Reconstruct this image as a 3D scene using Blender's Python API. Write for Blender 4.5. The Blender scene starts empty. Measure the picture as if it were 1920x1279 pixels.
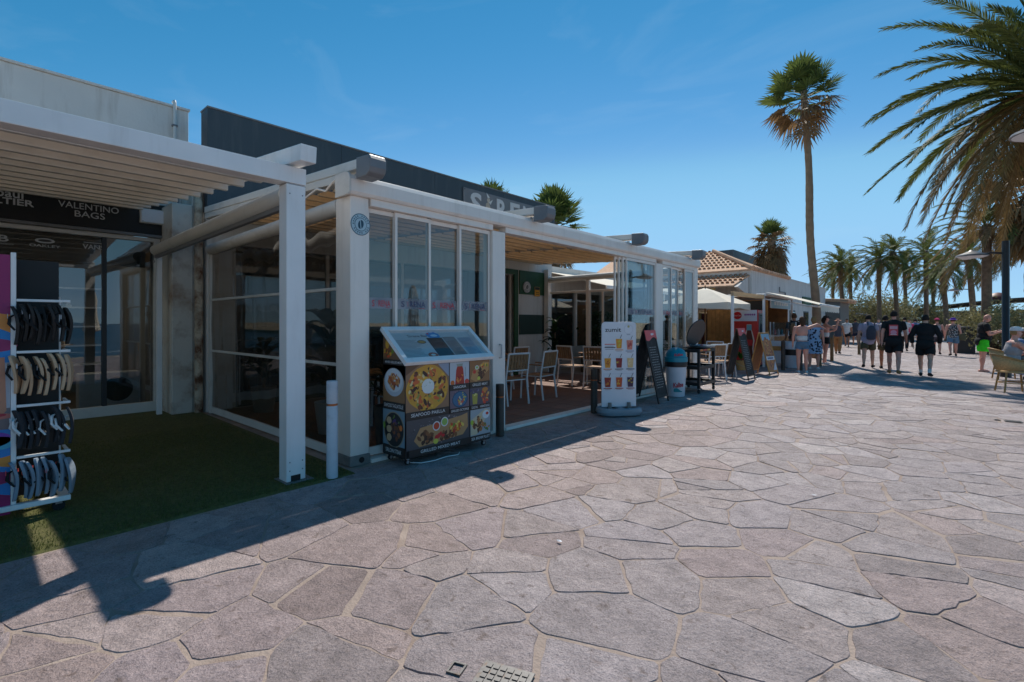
import bpy, bmesh, math, random
from mathutils import Vector, Matrix, noise as mnoise
random.seed(7)
R = math.radians
scene = bpy.context.scene
col = scene.collection

# ------------------------------------------------------------------ camera
YAW = R(41.8)
cam_d = bpy.data.cameras.new('camera')
cam = bpy.data.objects.new('camera', cam_d)
col.objects.link(cam)
cam.location = (0, 0, 1.5)
cam.rotation_euler = (R(90), 0, YAW)
cam_d.sensor_width = 36.0
cam_d.lens = 36.0 * 928 / 1920
cam_d.shift_y = -(639.5 - 605) / 1920
cam_d.clip_start = 0.05
cam_d.clip_end = 8000
scene.camera = cam

# ------------------------------------------------------------------ sky, sun, exposure
SUN = Vector((-1.1, 2.13, 3.05)).normalized()
SUN_EL = math.asin(SUN.z)
SUN_AZ = math.atan2(SUN.x, SUN.y)            # clockwise from +Y
world = bpy.data.worlds.new('World')
scene.world = world
world.use_nodes = True
wn = world.node_tree.nodes; wl = world.node_tree.links
wn.clear()
w_out = wn.new('ShaderNodeOutputWorld')
w_bg = wn.new('ShaderNodeBackground')
w_sky = wn.new('ShaderNodeTexSky')
w_sky.sky_type = 'NISHITA'
w_sky.sun_disc = False
w_sky.sun_elevation = SUN_EL
w_sky.sun_rotation = SUN_AZ
w_sky.altitude = 0
w_sky.air_density = 0.7
w_sky.dust_density = 0.0
w_sky.ozone_density = 3.0
w_bg.inputs['Strength'].default_value = 0.089
# thin cirrus wisps mixed into the sky
w_tc = wn.new('ShaderNodeTexCoord')
w_mp = wn.new('ShaderNodeMapping'); w_mp.inputs['Scale'].default_value = (1.4, 3.0, 7.0)
w_mp.inputs['Rotation'].default_value = (0.15, 0.25, 0.4)
w_no = wn.new('ShaderNodeTexNoise'); w_no.inputs['Scale'].default_value = 1.7
w_no.inputs['Detail'].default_value = 7; w_no.inputs['Roughness'].default_value = 0.55
w_no.inputs['Distortion'].default_value = 0.8
w_rp = wn.new('ShaderNodeValToRGB')
w_rp.color_ramp.elements[0].position = 0.54; w_rp.color_ramp.elements[0].color = (0, 0, 0, 1)
w_rp.color_ramp.elements[1].position = 0.86; w_rp.color_ramp.elements[1].color = (0.11, 0.11, 0.11, 1)
w_mx = wn.new('ShaderNodeMixRGB'); w_mx.inputs[2].default_value = (5.6, 7.0, 8.0, 1)
# colour grade of the whole sky: the photograph's deeper, more cyan blue
w_m1 = wn.new('ShaderNodeVectorMath'); w_m1.operation = 'SCALE'; w_m1.inputs['Scale'].default_value = 0.1
w_m2 = wn.new('ShaderNodeVectorMath'); w_m2.operation = 'SCALE'; w_m2.inputs['Scale'].default_value = 10.0
w_cv = wn.new('ShaderNodeRGBCurve'); w_cv.mapping.use_clip = False
for ci, pts in enumerate((((0,0),(.10,.03),(.16,.105),(.22,.235),(.42,.30),(.8,.38),(1,.46)), ((0,0),(.20,.23),(.30,.36),(.37,.50),(.66,.55),(1,.66)), ((0,0),(.40,.48),(.6,.70),(.7,.78),(.92,.82),(1,.84)))):
    c_ = w_cv.mapping.curves[ci]
    c_.points[0].location = pts[0]; c_.points[1].location = pts[-1]
    for p_ in pts[1:-1]: c_.points.new(*p_)
w_cv.mapping.update()
wl.new(w_tc.outputs['Generated'], w_mp.inputs['Vector'])
wl.new(w_mp.outputs['Vector'], w_no.inputs['Vector'])
wl.new(w_no.outputs['Fac'], w_rp.inputs['Fac'])
wl.new(w_rp.outputs['Color'], w_mx.inputs[0])
wl.new(w_sky.outputs['Color'], w_m1.inputs[0]); wl.new(w_m1.outputs[0], w_cv.inputs['Color']); wl.new(w_cv.outputs['Color'], w_m2.inputs[0])
wl.new(w_m2.outputs[0], w_mx.inputs[1])
wl.new(w_mx.outputs['Color'], w_bg.inputs['Color'])
wl.new(w_bg.outputs['Background'], w_out.inputs['Surface'])

sun_d = bpy.data.lights.new('sun', 'SUN')
sun_d.energy = 3.45
sun_d.angle = R(0.53)
sun_d.color = (1.0, 0.94, 0.85)
sun = bpy.data.objects.new('sun', sun_d)
col.objects.link(sun)
sun.rotation_euler = (-SUN).to_track_quat('-Z', 'Y').to_euler()
sun.location = SUN * 50

vs = scene.view_settings
vs.view_transform = 'Standard'
vs.look = 'None'
vs.exposure = 0.36
vs.gamma = 1.0
vs.use_curve_mapping = False
scene.render.engine = 'CYCLES'
scene.cycles.use_denoising = True
scene.cycles.max_bounces = 10
scene.cycles.transparent_max_bounces = 24
scene.cycles.caustics_reflective = False
scene.cycles.caustics_refractive = False

# ------------------------------------------------------------------ colour + materials
def lin(c):
    c = c / 255.0
    return c / 12.92 if c <= 0.04045 else ((c + 0.055) / 1.055) ** 2.4
def S(r, g, b):
    return (lin(r), lin(g), lin(b), 1.0)

MATS = {}
def pmat(name, base, rough=0.6, metal=0.0, var=0.12, vscale=6.0, bump=0.0, bscale=60.0, dirt=None, dscale=1.5, damt=0.4,
         spec=0.5, isl=False, coat=0.0, sub=None, streak=False, dthr=.52):
    m = bpy.data.materials.new(name); m.use_nodes = True
    nt = m.node_tree; n = nt.nodes; l = nt.links
    bs = n['Principled BSDF']
    bs.inputs['Metallic'].default_value = metal
    bs.inputs['Specular IOR Level'].default_value = spec
    if coat: bs.inputs['Coat Weight'].default_value = coat
    tc = n.new('ShaderNodeTexCoord')
    no = n.new('ShaderNodeTexNoise'); no.inputs['Scale'].default_value = vscale
    no.inputs['Detail'].default_value = 5
    l.new(tc.outputs['Object'], no.inputs['Vector'])
    rp = n.new('ShaderNodeValToRGB')
    b = base
    rp.color_ramp.elements[0].position = 0.3
    rp.color_ramp.elements[0].color = (b[0]*(1-var), b[1]*(1-var), b[2]*(1-var), 1)
    rp.color_ramp.elements[1].position = 0.7
    rp.color_ramp.elements[1].color = (min(b[0]*(1+var), .95), min(b[1]*(1+var), .95), min(b[2]*(1+var), .95), 1)
    l.new(no.outputs['Fac'], rp.inputs['Fac'])
    out = rp.outputs['Color']
    if dirt is not None:
        n2 = n.new('ShaderNodeTexNoise'); n2.inputs['Scale'].default_value = dscale
        n2.inputs['Detail'].default_value = 8; n2.inputs['Roughness'].default_value = 0.65
        if streak:
            mp_ = n.new('ShaderNodeMapping'); mp_.inputs['Scale'].default_value = (3.2, 3.2, .35); l.new(tc.outputs['Object'], mp_.inputs['Vector']); l.new(mp_.outputs[0], n2.inputs['Vector'])
        else: l.new(tc.outputs['Object'], n2.inputs['Vector'])
        r2 = n.new('ShaderNodeValToRGB')
        r2.color_ramp.elements[0].position = dthr; r2.color_ramp.elements[0].color = (0, 0, 0, 1)
        r2.color_ramp.elements[1].position = dthr + .2; r2.color_ramp.elements[1].color = (damt, damt, damt, 1)
        l.new(n2.outputs['Fac'], r2.inputs['Fac'])
        mx = n.new('ShaderNodeMixRGB'); mx.inputs[2].default_value = dirt
        l.new(r2.outputs['Color'], mx.inputs[0]); l.new(out, mx.inputs[1])
        out = mx.outputs['Color']
    if isl:
        oi = n.new('ShaderNodeObjectInfo'); ge = n.new('ShaderNodeNewGeometry')
        ad = n.new('ShaderNodeMath'); ad.operation = 'ADD'
        l.new(oi.outputs['Random'], ad.inputs[0]); l.new(ge.outputs['Random Per Island'], ad.inputs[1])
        fr = n.new('ShaderNodeMath'); fr.operation = 'FRACT'; l.new(ad.outputs[0], fr.inputs[0])
        hs = n.new('ShaderNodeHueSaturation')
        mr = n.new('ShaderNodeMapRange'); mr.inputs['To Min'].default_value = 1 - isl; mr.inputs['To Max'].default_value = 1 + isl
        l.new(fr.outputs[0], mr.inputs['Value']); l.new(mr.outputs['Result'], hs.inputs['Value'])
        l.new(out, hs.inputs['Color']); out = hs.outputs['Color']
    l.new(out, bs.inputs['Base Color'])
    rr = n.new('ShaderNodeMapRange'); rr.inputs['To Min'].default_value = max(rough - .08, .02); rr.inputs['To Max'].default_value = min(rough + .1, 1)
    l.new(no.outputs['Fac'], rr.inputs['Value']); l.new(rr.outputs['Result'], bs.inputs['Roughness'])
    if bump:
        nb = n.new('ShaderNodeTexNoise'); nb.inputs['Scale'].default_value = bscale; nb.inputs['Detail'].default_value = 6
        l.new(tc.outputs['Object'], nb.inputs['Vector'])
        bp = n.new('ShaderNodeBump'); bp.inputs['Strength'].default_value = bump; bp.inputs['Distance'].default_value = 0.01
        l.new(nb.outputs['Fac'], bp.inputs['Height']); l.new(bp.outputs['Normal'], bs.inputs['Normal'])
    if sub:
        bs.inputs['Subsurface Weight'].default_value = sub
        bs.inputs['Subsurface Radius'].default_value = (0.02, 0.008, 0.004)
    MATS[name] = m
    return m

def leafmat(name, base, trans=0.35, var=0.3):
    m = bpy.data.materials.new(name); m.use_nodes = True
    nt = m.node_tree; n = nt.nodes; l = nt.links
    bs = n['Principled BSDF']; out = n['Material Output']
    ge = n.new('ShaderNodeNewGeometry')
    rp = n.new('ShaderNodeValToRGB')
    rp.color_ramp.elements[0].color = (base[0]*(1-var), base[1]*(1-var), base[2]*(1-var), 1)
    rp.color_ramp.elements[1].color = (base[0]*(1+var), base[1]*(1+var), base[2]*(1+var*.7), 1)
    l.new(ge.outputs['Random Per Island'], rp.inputs['Fac'])
    l.new(rp.outputs['Color'], bs.inputs['Base Color'])
    bs.inputs['Roughness'].default_value = 0.6; bs.inputs['Specular IOR Level'].default_value = .25
    tr = n.new('ShaderNodeBsdfTranslucent'); l.new(rp.outputs['Color'], tr.inputs['Color'])
    mx = n.new('ShaderNodeMixShader'); mx.inputs[0].default_value = trans
    l.new(bs.outputs[0], mx.inputs[1]); l.new(tr.outputs[0], mx.inputs[2]); l.new(mx.outputs[0], out.inputs['Surface'])
    MATS[name] = m
    return m

def glassmat(name, tint=(0.86, 0.9, 0.9), ior=1.6, haze=0.0, hazecol=(.5, .5, .48, 1), rough=0.0):
    m = bpy.data.materials.new(name); m.use_nodes = True
    nt = m.node_tree; n = nt.nodes; l = nt.links
    n.remove(n['Principled BSDF']); out = n['Material Output']
    tr = n.new('ShaderNodeBsdfTransparent'); tr.inputs['Color'].default_value = (*tint, 1)
    gl = n.new('ShaderNodeBsdfGlossy'); gl.inputs['Roughness'].default_value = rough
    # Schlick reflectance, the same from both sides of the pane
    lw_ = n.new('ShaderNodeLayerWeight'); lw_.inputs['Blend'].default_value = .5
    pw = n.new('ShaderNodeMath'); pw.operation = 'POWER'; pw.inputs[1].default_value = 5.0; l.new(lw_.outputs['Facing'], pw.inputs[0])
    f0 = ((ior-1)/(ior+1))**2
    fr = n.new('ShaderNodeMapRange'); fr.inputs['To Min'].default_value = f0; l.new(pw.outputs[0], fr.inputs['Value'])
    mx = n.new('ShaderNodeMixShader')
    l.new(fr.outputs[0], mx.inputs[0]); l.new(tr.outputs[0], mx.inputs[1]); l.new(gl.outputs[0], mx.inputs[2])
    # slow waviness so reflections are not perfectly flat
    tc = n.new('ShaderNodeTexCoord'); nb = n.new('ShaderNodeTexNoise'); nb.inputs['Scale'].default_value = 1.3
    l.new(tc.outputs['Object'], nb.inputs['Vector'])
    bp = n.new('ShaderNodeBump'); bp.inputs['Strength'].default_value = 0.06; bp.inputs['Distance'].default_value = 0.02
    l.new(nb.outputs['Fac'], bp.inputs['Height']); l.new(bp.outputs['Normal'], gl.inputs['Normal'])
    last = mx
    if haze:
        df = n.new('ShaderNodeBsdfDiffuse'); df.inputs['Color'].default_value = hazecol
        n2 = n.new('ShaderNodeTexNoise'); n2.inputs['Scale'].default_value = 2.2; n2.inputs['Detail'].default_value = 7
        l.new(tc.outputs['Object'], n2.inputs['Vector'])
        mr = n.new('ShaderNodeMapRange'); mr.inputs['From Min'].default_value = .35; mr.inputs['From Max'].default_value = .75
        mr.inputs['To Min'].default_value = haze * .4; mr.inputs['To Max'].default_value = haze * 1.8
        l.new(n2.outputs['Fac'], mr.inputs['Value'])
        m2 = n.new('ShaderNodeMixShader'); l.new(mr.outputs['Result'], m2.inputs[0])
        l.new(mx.outputs[0], m2.inputs[1]); l.new(df.outputs[0], m2.inputs[2]); last = m2
    l.new(last.outputs[0], out.inputs['Surface'])
    MATS[name] = m
    return m

def emat(name, c, s):
    m = bpy.data.materials.new(name); m.use_nodes = True
    bs = m.node_tree.nodes['Principled BSDF']
    bs.inputs['Base Color'].default_value = c
    bs.inputs['Emission Color'].default_value = c
    bs.inputs['Emission Strength'].default_value = s
    MATS[name] = m

def printmat(name, rough=0.4, coat=0.0):
    m = bpy.data.materials.new(name); m.use_nodes = True
    n = m.node_tree.nodes; l = m.node_tree.links; bs = n['Principled BSDF']
    a = n.new('ShaderNodeVertexColor'); a.layer_name = 'Col'
    l.new(a.outputs['Color'], bs.inputs['Base Color']); bs.inputs['Roughness'].default_value = rough
    bs.inputs['Coat Weight'].default_value = coat
    MATS[name] = m

pmat('white_metal', S(238, 236, 234), 0.38, var=0.05, vscale=2.5, dirt=S(156, 146, 132), dscale=2.2, damt=.18, streak=True)
pmat('bollard_white', S(196, 200, 206), 0.5, var=0.08, vscale=6, dirt=S(120, 104, 88), dscale=4, damt=.5)
pmat('offwhite_metal', S(214, 210, 203), 0.45, var=0.05, vscale=2.5, dirt=S(140, 128, 112), dscale=2.0, damt=.3)
pmat('cream_metal', S(240, 230, 220), 0.38, var=0.04, vscale=2.5, dirt=S(160, 146, 128), dscale=2.2, damt=.18, streak=True)
pmat('chair_paint', S(222, 222, 222), 0.35, var=0.04)
pmat('chair_wood', S(150, 112, 76), 0.55, var=0.2, vscale=9, isl=.1)
pmat('slat_cream', S(222, 200, 168), 0.6, var=0.08, vscale=5)
pmat('grey_metal', S(120, 120, 122), 0.4, var=0.08)
pmat('dark_metal', S(48, 48, 50), 0.4, var=0.15)
pmat('alu', S(200, 202, 205), 0.32, metal=0.7, var=0.06)
pmat('steel', S(185, 185, 188), 0.3, metal=0.9, var=0.1, vscale=20)
pmat('plaster', S(216, 213, 208), 0.9, var=0.06, vscale=1.2, bump=.25, bscale=25, dirt=S(150, 138, 126), dscale=1.6, damt=.42, streak=True)
pmat('plaster_old', S(206, 200, 190), 0.9, var=0.08, vscale=2, bump=.5, bscale=18, dirt=S(132, 92, 58), dscale=2.4, damt=.7, dthr=.5)
pmat('rust_pipe', S(196, 180, 158), 0.8, var=0.15, vscale=5, bump=.6, bscale=16, dirt=S(96, 54, 26), dscale=4, damt=.97, dthr=.43)
pmat('fascia', S(62, 70, 76), 0.45, var=0.06, vscale=1.0, dirt=S(96, 100, 102), dscale=1.6, damt=.4, streak=True)
pmat('drain_metal', S(98, 97, 97), 0.5, metal=.6, var=0.25, vscale=30, dirt=S(96, 72, 52), dscale=14, damt=.7)
pmat('sign_black', S(26, 25, 25), 0.55, var=0.1)
pmat('letter_grey', S(205, 205, 205), 0.5, var=0.03)
pmat('mortar', S(160, 143, 132), 0.95, var=0.16, vscale=5, bump=.8, bscale=60, dirt=S(116, 92, 74), dscale=2.2, damt=.6)
pmat('floor_tile', S(128, 98, 86), 0.7, var=0.15, vscale=4, bump=.3, isl=.14)
pmat('turf', S(98, 98, 52), 0.95, var=0.3, vscale=30, bump=1.0, bscale=260, dirt=S(128, 116, 78), dscale=1.3, damt=.45)
pmat('fabric_cream', S(232, 222, 205), 0.9, var=0.05, vscale=4)
pmat('slat_wood', S(188, 160, 126), 0.6, var=0.15, vscale=8)
pmat('black_plastic', S(26, 26, 28), 0.45, var=0.15)
pmat('rubber', S(24, 24, 25), 0.8, var=0.2)
pmat('bollard_dark', S(74, 68, 62), 0.6, metal=.3, var=0.2, vscale=9, bump=.4, bscale=30, dirt=S(112, 66, 36), dscale=6, damt=.7)
pmat('bollard_wood', S(120, 98, 70), 0.8, var=0.2, vscale=9, bump=.5, bscale=30)
pmat('copper', S(170, 100, 58), 0.45, metal=.6, var=0.2, vscale=12)
pmat('concrete', S(128, 126, 122), 0.9, var=0.12, vscale=10, bump=.5)
pmat('teal', S(18, 140, 160), 0.35, var=0.05)
pmat('bin_white', S(204, 207, 214), 0.4, var=0.04)
pmat('bluegrey_plastic', S(130, 146, 156), 0.5, var=0.08)
pmat('panel_white', S(222, 222, 226), 0.35, var=0.02)
pmat('chalk', S(52, 50, 49), 0.8, var=0.25, vscale=5, dirt=S(130, 128, 126), dscale=4, damt=.3)
pmat('red_paint', S(205, 42, 38), 0.35, var=0.06, coat=.2)
pmat('coral', S(226, 92, 92), 0.5, var=0.05)
pmat('wood_orange', S(196, 140, 78), 0.6, var=0.2, vscale=7, isl=.12)
pmat('wood_mid', S(150, 104, 62), 0.6, var=0.2, vscale=7, isl=.1)
pmat('wood_dark', S(74, 58, 46), 0.65, var=0.2, vscale=7, isl=.1)
pmat('bamboo', S(176, 134, 78), 0.45, var=0.2, vscale=14, bump=.2)
pmat('wicker', S(206, 170, 116), 0.6, var=0.2, vscale=40, bump=.8, bscale=120)
pmat('ochre', S(206, 166, 106), 0.85, var=0.08, vscale=2)
pmat('green_paint', S(44, 84, 52), 0.6, var=0.1)
pmat('darkgreen_paint', S(40, 62, 54), 0.6, var=0.1)
pmat('maroon', S(96, 40, 34), 0.5, var=0.1)
pmat('roof_tile', S(206, 164, 132), 0.85, var=0.14, vscale=9, isl=.2, bump=.3, bscale=40, dirt=S(130, 96, 74), dscale=4, damt=.5)
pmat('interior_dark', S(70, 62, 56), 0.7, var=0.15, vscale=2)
pmat('interior_wall', S(120, 116, 110), 0.8, var=0.06, vscale=1.5)
pmat('interior_floor', S(96, 78, 62), 0.4, var=0.15, vscale=3)
pmat('trunk_date', S(126, 104, 84), 0.95, var=0.3, vscale=6, bump=1.0, bscale=14)
pmat('trunk_fan', S(140, 118, 96), 0.95, var=0.2, vscale=4, bump=.8, bscale=18)
pmat('sand', S(196, 176, 146), 0.95, var=0.12, vscale=.6, bump=.5, bscale=8)
def fabmat(name, base, trans):
    m = leafmat(name, base, trans, .04); m.node_tree.nodes['Principled BSDF'].inputs['Roughness'].default_value = .85
fabmat('fabric_beige', S(216, 204, 188), .38)
fabmat('fabric_tan', S(220, 200, 170), .48)
leafmat('leaf_date', S(104, 112, 62), .3, .35)
leafmat('leaf_date_dry', S(142, 116, 76), .25, .3)
leafmat('leaf_fan', S(92, 106, 54), .35, .35)
leafmat('leaf_dry', S(140, 112, 80), .25, .3)
leafmat('leaf_bush', S(142, 136, 98), .25, .4)
leafmat('leaf_green', S(70, 130, 40), .35, .3)
leafmat('turf_blade', S(92, 100, 50), .2, .3)
leafmat('leaf_dark', S(38, 62, 34), .25, .35)
glassmat('glass', (0.80, 0.845, 0.86), 1.85)
glassmat('glass_clear', (0.96, 0.97, 0.97), 1.3)
glassmat('glass_shop', (0.72, 0.76, 0.78), 2.0)
glassmat('pvc', (0.42, 0.40, 0.37), 1.6, haze=.05, hazecol=S(150, 140, 128), rough=.03)
glassmat('band_film', (0.75, 0.75, 0.78), 1.4, haze=.35, hazecol=S(200, 202, 208))
emat('downlight', (1.0, .86, .66, 1), 40.0)
printmat('printed', .4)
printmat('printed_gloss', .25, .3)
for nm, c in (('skin_light', (222, 172, 146)), ('skin_tan', (184, 126, 94)), ('skin_pink', (226, 160, 138))):
    pmat(nm, S(*c), 0.5, var=0.06, vscale=10, sub=.05)
for nm, c in (('cloth_black', (26, 26, 28)), ('cloth_charcoal', (50, 50, 54)), ('cloth_lilac', (186, 170, 186)), ('cloth_khaki', (96, 88, 62)), ('cloth_denim', (98, 128, 152)),
              ('cloth_white', (226, 224, 222)), ('cloth_neon', (70, 232, 40)), ('cloth_blue', (120, 140, 176)), ('cloth_grey', (168, 164, 166)),
              ('cloth_tan', (166, 118, 74)), ('cloth_slate', (74, 76, 88)), ('cloth_red', (216, 44, 50)), ('cloth_pink', (224, 72, 120)), ('cloth_purple', (96, 48, 160)),
              ('cloth_peach', (222, 160, 130)), ('hair_dark', (34, 26, 22)), ('hair_brown', (84, 56, 36)), ('hair_light', (158, 120, 78)), ('cloth_navy', (40, 50, 78))):
    pmat(nm, S(*c), 0.85, var=0.12, vscale=14, bump=.4, bscale=70)
# spotted / flowered cloth
def spotmat(name, a, b, scale, thr):
    m = bpy.data.materials.new(name); m.use_nodes = True
    n = m.node_tree.nodes; l = m.node_tree.links; bs = n['Principled BSDF']
    tc = n.new('ShaderNodeTexCoord'); vo = n.new('ShaderNodeTexVoronoi'); vo.inputs['Scale'].default_value = scale
    l.new(tc.outputs['Object'], vo.inputs['Vector'])
    rp = n.new('ShaderNodeValToRGB'); rp.color_ramp.interpolation = 'CONSTANT'
    rp.color_ramp.elements[0].color = a; rp.color_ramp.elements[1].color = b; rp.color_ramp.elements[1].position = thr
    l.new(vo.outputs['Distance'], rp.inputs['Fac']); l.new(rp.outputs['Color'], bs.inputs['Base Color'])
    bs.inputs['Roughness'].default_value = .85
    MATS[name] = m
spotmat('cloth_floral', S(34, 44, 66), S(150, 182, 214), 13, .42)
spotmat('cloth_spots', S(216, 210, 206), S(48, 46, 50), 26, .36)

# paving stone: pinkish grey, gritty, with sparkling grains
def stone_material(name='paving_stone', tint=(1,1,1)):
    T = lambda r,g,b: tuple(a*t for a, t in zip(S(r,g,b)[:3], tint)) + (1,)
    m = bpy.data.materials.new(name); m.use_nodes = True
    nt = m.node_tree; n = nt.nodes; l = nt.links; bs = n['Principled BSDF']
    tc = n.new('ShaderNodeTexCoord'); oi = n.new('ShaderNodeObjectInfo'); ge = n.new('ShaderNodeNewGeometry')
    ad = n.new('ShaderNodeMath'); ad.operation = 'ADD'; l.new(oi.outputs['Random'], ad.inputs[0]); l.new(ge.outputs['Random Per Island'], ad.inputs[1])
    fr = n.new('ShaderNodeMath'); fr.operation = 'FRACT'; l.new(ad.outputs[0], fr.inputs[0])
    geo_pos = ge.outputs['Position']
    rp = n.new('ShaderNodeValToRGB'); cr = rp.color_ramp
    cr.elements[0].position = 0; cr.elements[0].color = T(138, 126, 124)
    cr.elements[1].position = 1; cr.elements[1].color = T(170, 160, 158)
    for po_, c_ in ((.2,(150,140,140)),(.4,(162,150,148)),(.6,(150,137,134)),(.8,(157,147,149))): e = cr.elements.new(po_); e.color = T(*c_)
    l.new(fr.outputs[0], rp.inputs['Fac'])
    # broad blotches, fine grain
    n1 = n.new('ShaderNodeTexNoise'); n1.inputs['Scale'].default_value = 6.0; n1.inputs['Detail'].default_value = 8; n1.inputs['Roughness'].default_value = .7
    l.new(geo_pos, n1.inputs['Vector'])
    mr = n.new('ShaderNodeMapRange'); mr.inputs['From Min'].default_value = .3; mr.inputs['From Max'].default_value = .7
    mr.inputs['To Min'].default_value = .66; mr.inputs['To Max'].default_value = 1.2; l.new(n1.outputs['Fac'], mr.inputs['Value'])
    n2 = n.new('ShaderNodeTexNoise'); n2.inputs['Scale'].default_value = 110; n2.inputs['Detail'].default_value = 4; n2.inputs['Roughness'].default_value = .7
    l.new(geo_pos, n2.inputs['Vector'])
    m2 = n.new('ShaderNodeMapRange'); m2.inputs['From Min'].default_value = .3; m2.inputs['From Max'].default_value = .7
    m2.inputs['To Min'].default_value = .62; m2.inputs['To Max'].default_value = 1.34; l.new(n2.outputs['Fac'], m2.inputs['Value'])
    mu = n.new('ShaderNodeMath'); mu.operation = 'MULTIPLY'; l.new(mr.outputs['Result'], mu.inputs[0]); l.new(m2.outputs['Result'], mu.inputs[1])
    hs = n.new('ShaderNodeHueSaturation'); l.new(mu.outputs[0], hs.inputs['Value']); l.new(rp.outputs['Color'], hs.inputs['Color'])
    # brown stains and pits
    n3 = n.new('ShaderNodeTexNoise'); n3.inputs['Scale'].default_value = 14; n3.inputs['Detail'].default_value = 6; n3.inputs['Distortion'].default_value = .6
    l.new(geo_pos, n3.inputs['Vector'])
    r3 = n.new('ShaderNodeValToRGB'); r3.color_ramp.elements[0].position = .60; r3.color_ramp.elements[0].color = (0, 0, 0, 1)
    r3.color_ramp.elements[1].position = .72; r3.color_ramp.elements[1].color = (.65, .65, .65, 1); l.new(n3.outputs['Fac'], r3.inputs['Fac'])
    mx = n.new('ShaderNodeMixRGB'); mx.inputs[2].default_value = S(98, 80, 70)
    l.new(r3.outputs['Color'], mx.inputs[0]); l.new(hs.outputs['Color'], mx.inputs[1]); l.new(mx.outputs['Color'], bs.inputs['Base Color'])
    # glitter: sparse voronoi cells with low roughness
    vo = n.new('ShaderNodeTexVoronoi'); vo.inputs['Scale'].default_value = 160; l.new(geo_pos, vo.inputs['Vector'])
    sx = n.new('ShaderNodeSeparateColor'); l.new(vo.outputs['Color'], sx.inputs['Color'])
    gt = n.new('ShaderNodeMath'); gt.operation = 'GREATER_THAN'; gt.inputs[1].default_value = .93; l.new(sx.outputs['Red'], gt.inputs[0])
    rm = n.new('ShaderNodeMapRange'); rm.inputs['To Min'].default_value = .62; rm.inputs['To Max'].default_value = .22; l.new(gt.outputs[0], rm.inputs['Value'])
    l.new(rm.outputs['Result'], bs.inputs['Roughness'])
    n5 = n.new('ShaderNodeTexNoise'); n5.inputs['Scale'].default_value = 24; n5.inputs['Detail'].default_value = 6; n5.inputs['Roughness'].default_value = .65; l.new(geo_pos, n5.inputs['Vector'])
    bp = n.new('ShaderNodeBump'); bp.inputs['Strength'].default_value = .9; bp.inputs['Distance'].default_value = .010
    a2 = n.new('ShaderNodeMath'); a2.operation = 'MULTIPLY_ADD'; a2.inputs[1].default_value = 2.2
    l.new(n1.outputs['Fac'], a2.inputs[0]); l.new(n2.outputs['Fac'], a2.inputs[2])
    a3 = n.new('ShaderNodeMath'); a3.operation = 'MULTIPLY_ADD'; a3.inputs[1].default_value = 1.3; l.new(n5.outputs['Fac'], a3.inputs[0]); l.new(a2.outputs[0], a3.inputs[2])
    l.new(a3.outputs[0], bp.inputs['Height']); l.new(bp.outputs['Normal'], bs.inputs['Normal'])
    MATS[name] = m
stone_material('paving_stone', (1.19, 1.15, 1.14))
stone_material('paving_stone_red', (1.16, 1.05, 1.02))

def far_paving_material():
    m = bpy.data.materials.new('far_paving'); m.use_nodes = True
    n = m.node_tree.nodes; l = m.node_tree.links; bs = n['Principled BSDF']
    ge = n.new('ShaderNodeNewGeometry'); vo = n.new('ShaderNodeTexVoronoi'); vo.feature = 'DISTANCE_TO_EDGE'; vo.inputs['Scale'].default_value = 1.5
    l.new(ge.outputs['Position'], vo.inputs['Vector'])
    rp = n.new('ShaderNodeValToRGB'); rp.color_ramp.elements[0].color = S(120, 106, 98); rp.color_ramp.elements[1].color = S(154, 143, 142); rp.color_ramp.elements[1].position = .05
    l.new(vo.outputs['Distance'], rp.inputs['Fac']); l.new(rp.outputs['Color'], bs.inputs['Base Color']); bs.inputs['Roughness'].default_value = .7
    MATS['far_paving'] = m
far_paving_material()

def sea_material():
    m = bpy.data.materials.new('sea_water'); m.use_nodes = True
    n = m.node_tree.nodes; l = m.node_tree.links; bs = n['Principled BSDF']
    ge = n.new('ShaderNodeNewGeometry'); mp = n.new('ShaderNodeMapping'); mp.inputs['Scale'].default_value = (.16, .03, 1)
    l.new(ge.outputs['Position'], mp.inputs['Vector'])
    no = n.new('ShaderNodeTexNoise'); no.inputs['Scale'].default_value = 1.0; no.inputs['Detail'].default_value = 7; l.new(mp.outputs[0], no.inputs['Vector'])
    sx = n.new('ShaderNodeSeparateXYZ'); l.new(ge.outputs['Position'], sx.inputs[0])
    mr = n.new('ShaderNodeMapRange'); mr.inputs['From Min'].default_value = 16; mr.inputs['From Max'].default_value = 75
    mr.inputs['To Min'].default_value = .18; mr.inputs['To Max'].default_value = -.16; l.new(sx.outputs['X'], mr.inputs['Value'])
    ad = n.new('ShaderNodeMath'); l.new(no.outputs['Fac'], ad.inputs[0]); l.new(mr.outputs['Result'], ad.inputs[1])
    rp = n.new('ShaderNodeValToRGB'); rp.color_ramp.elements[0].position = .54; rp.color_ramp.elements[0].color = S(20, 74, 104)
    rp.color_ramp.elements[1].position = .6; rp.color_ramp.elements[1].color = S(226, 234, 238); l.new(ad.outputs[0], rp.inputs['Fac'])
    l.new(rp.outputs['Color'], bs.inputs['Base Color']); bs.inputs['Roughness'].default_value = .35
    nb = n.new('ShaderNodeTexNoise'); nb.inputs['Scale'].default_value = .8; nb.inputs['Detail'].default_value = 6; l.new(ge.outputs['Position'], nb.inputs['Vector'])
    bp = n.new('ShaderNodeBump'); bp.inputs['Strength'].default_value = .6; bp.inputs['Distance'].default_value = .3; l.new(nb.outputs['Fac'], bp.inputs['Height'])
    l.new(bp.outputs['Normal'], bs.inputs['Normal'])
    MATS['sea_water'] = m
sea_material()

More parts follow.
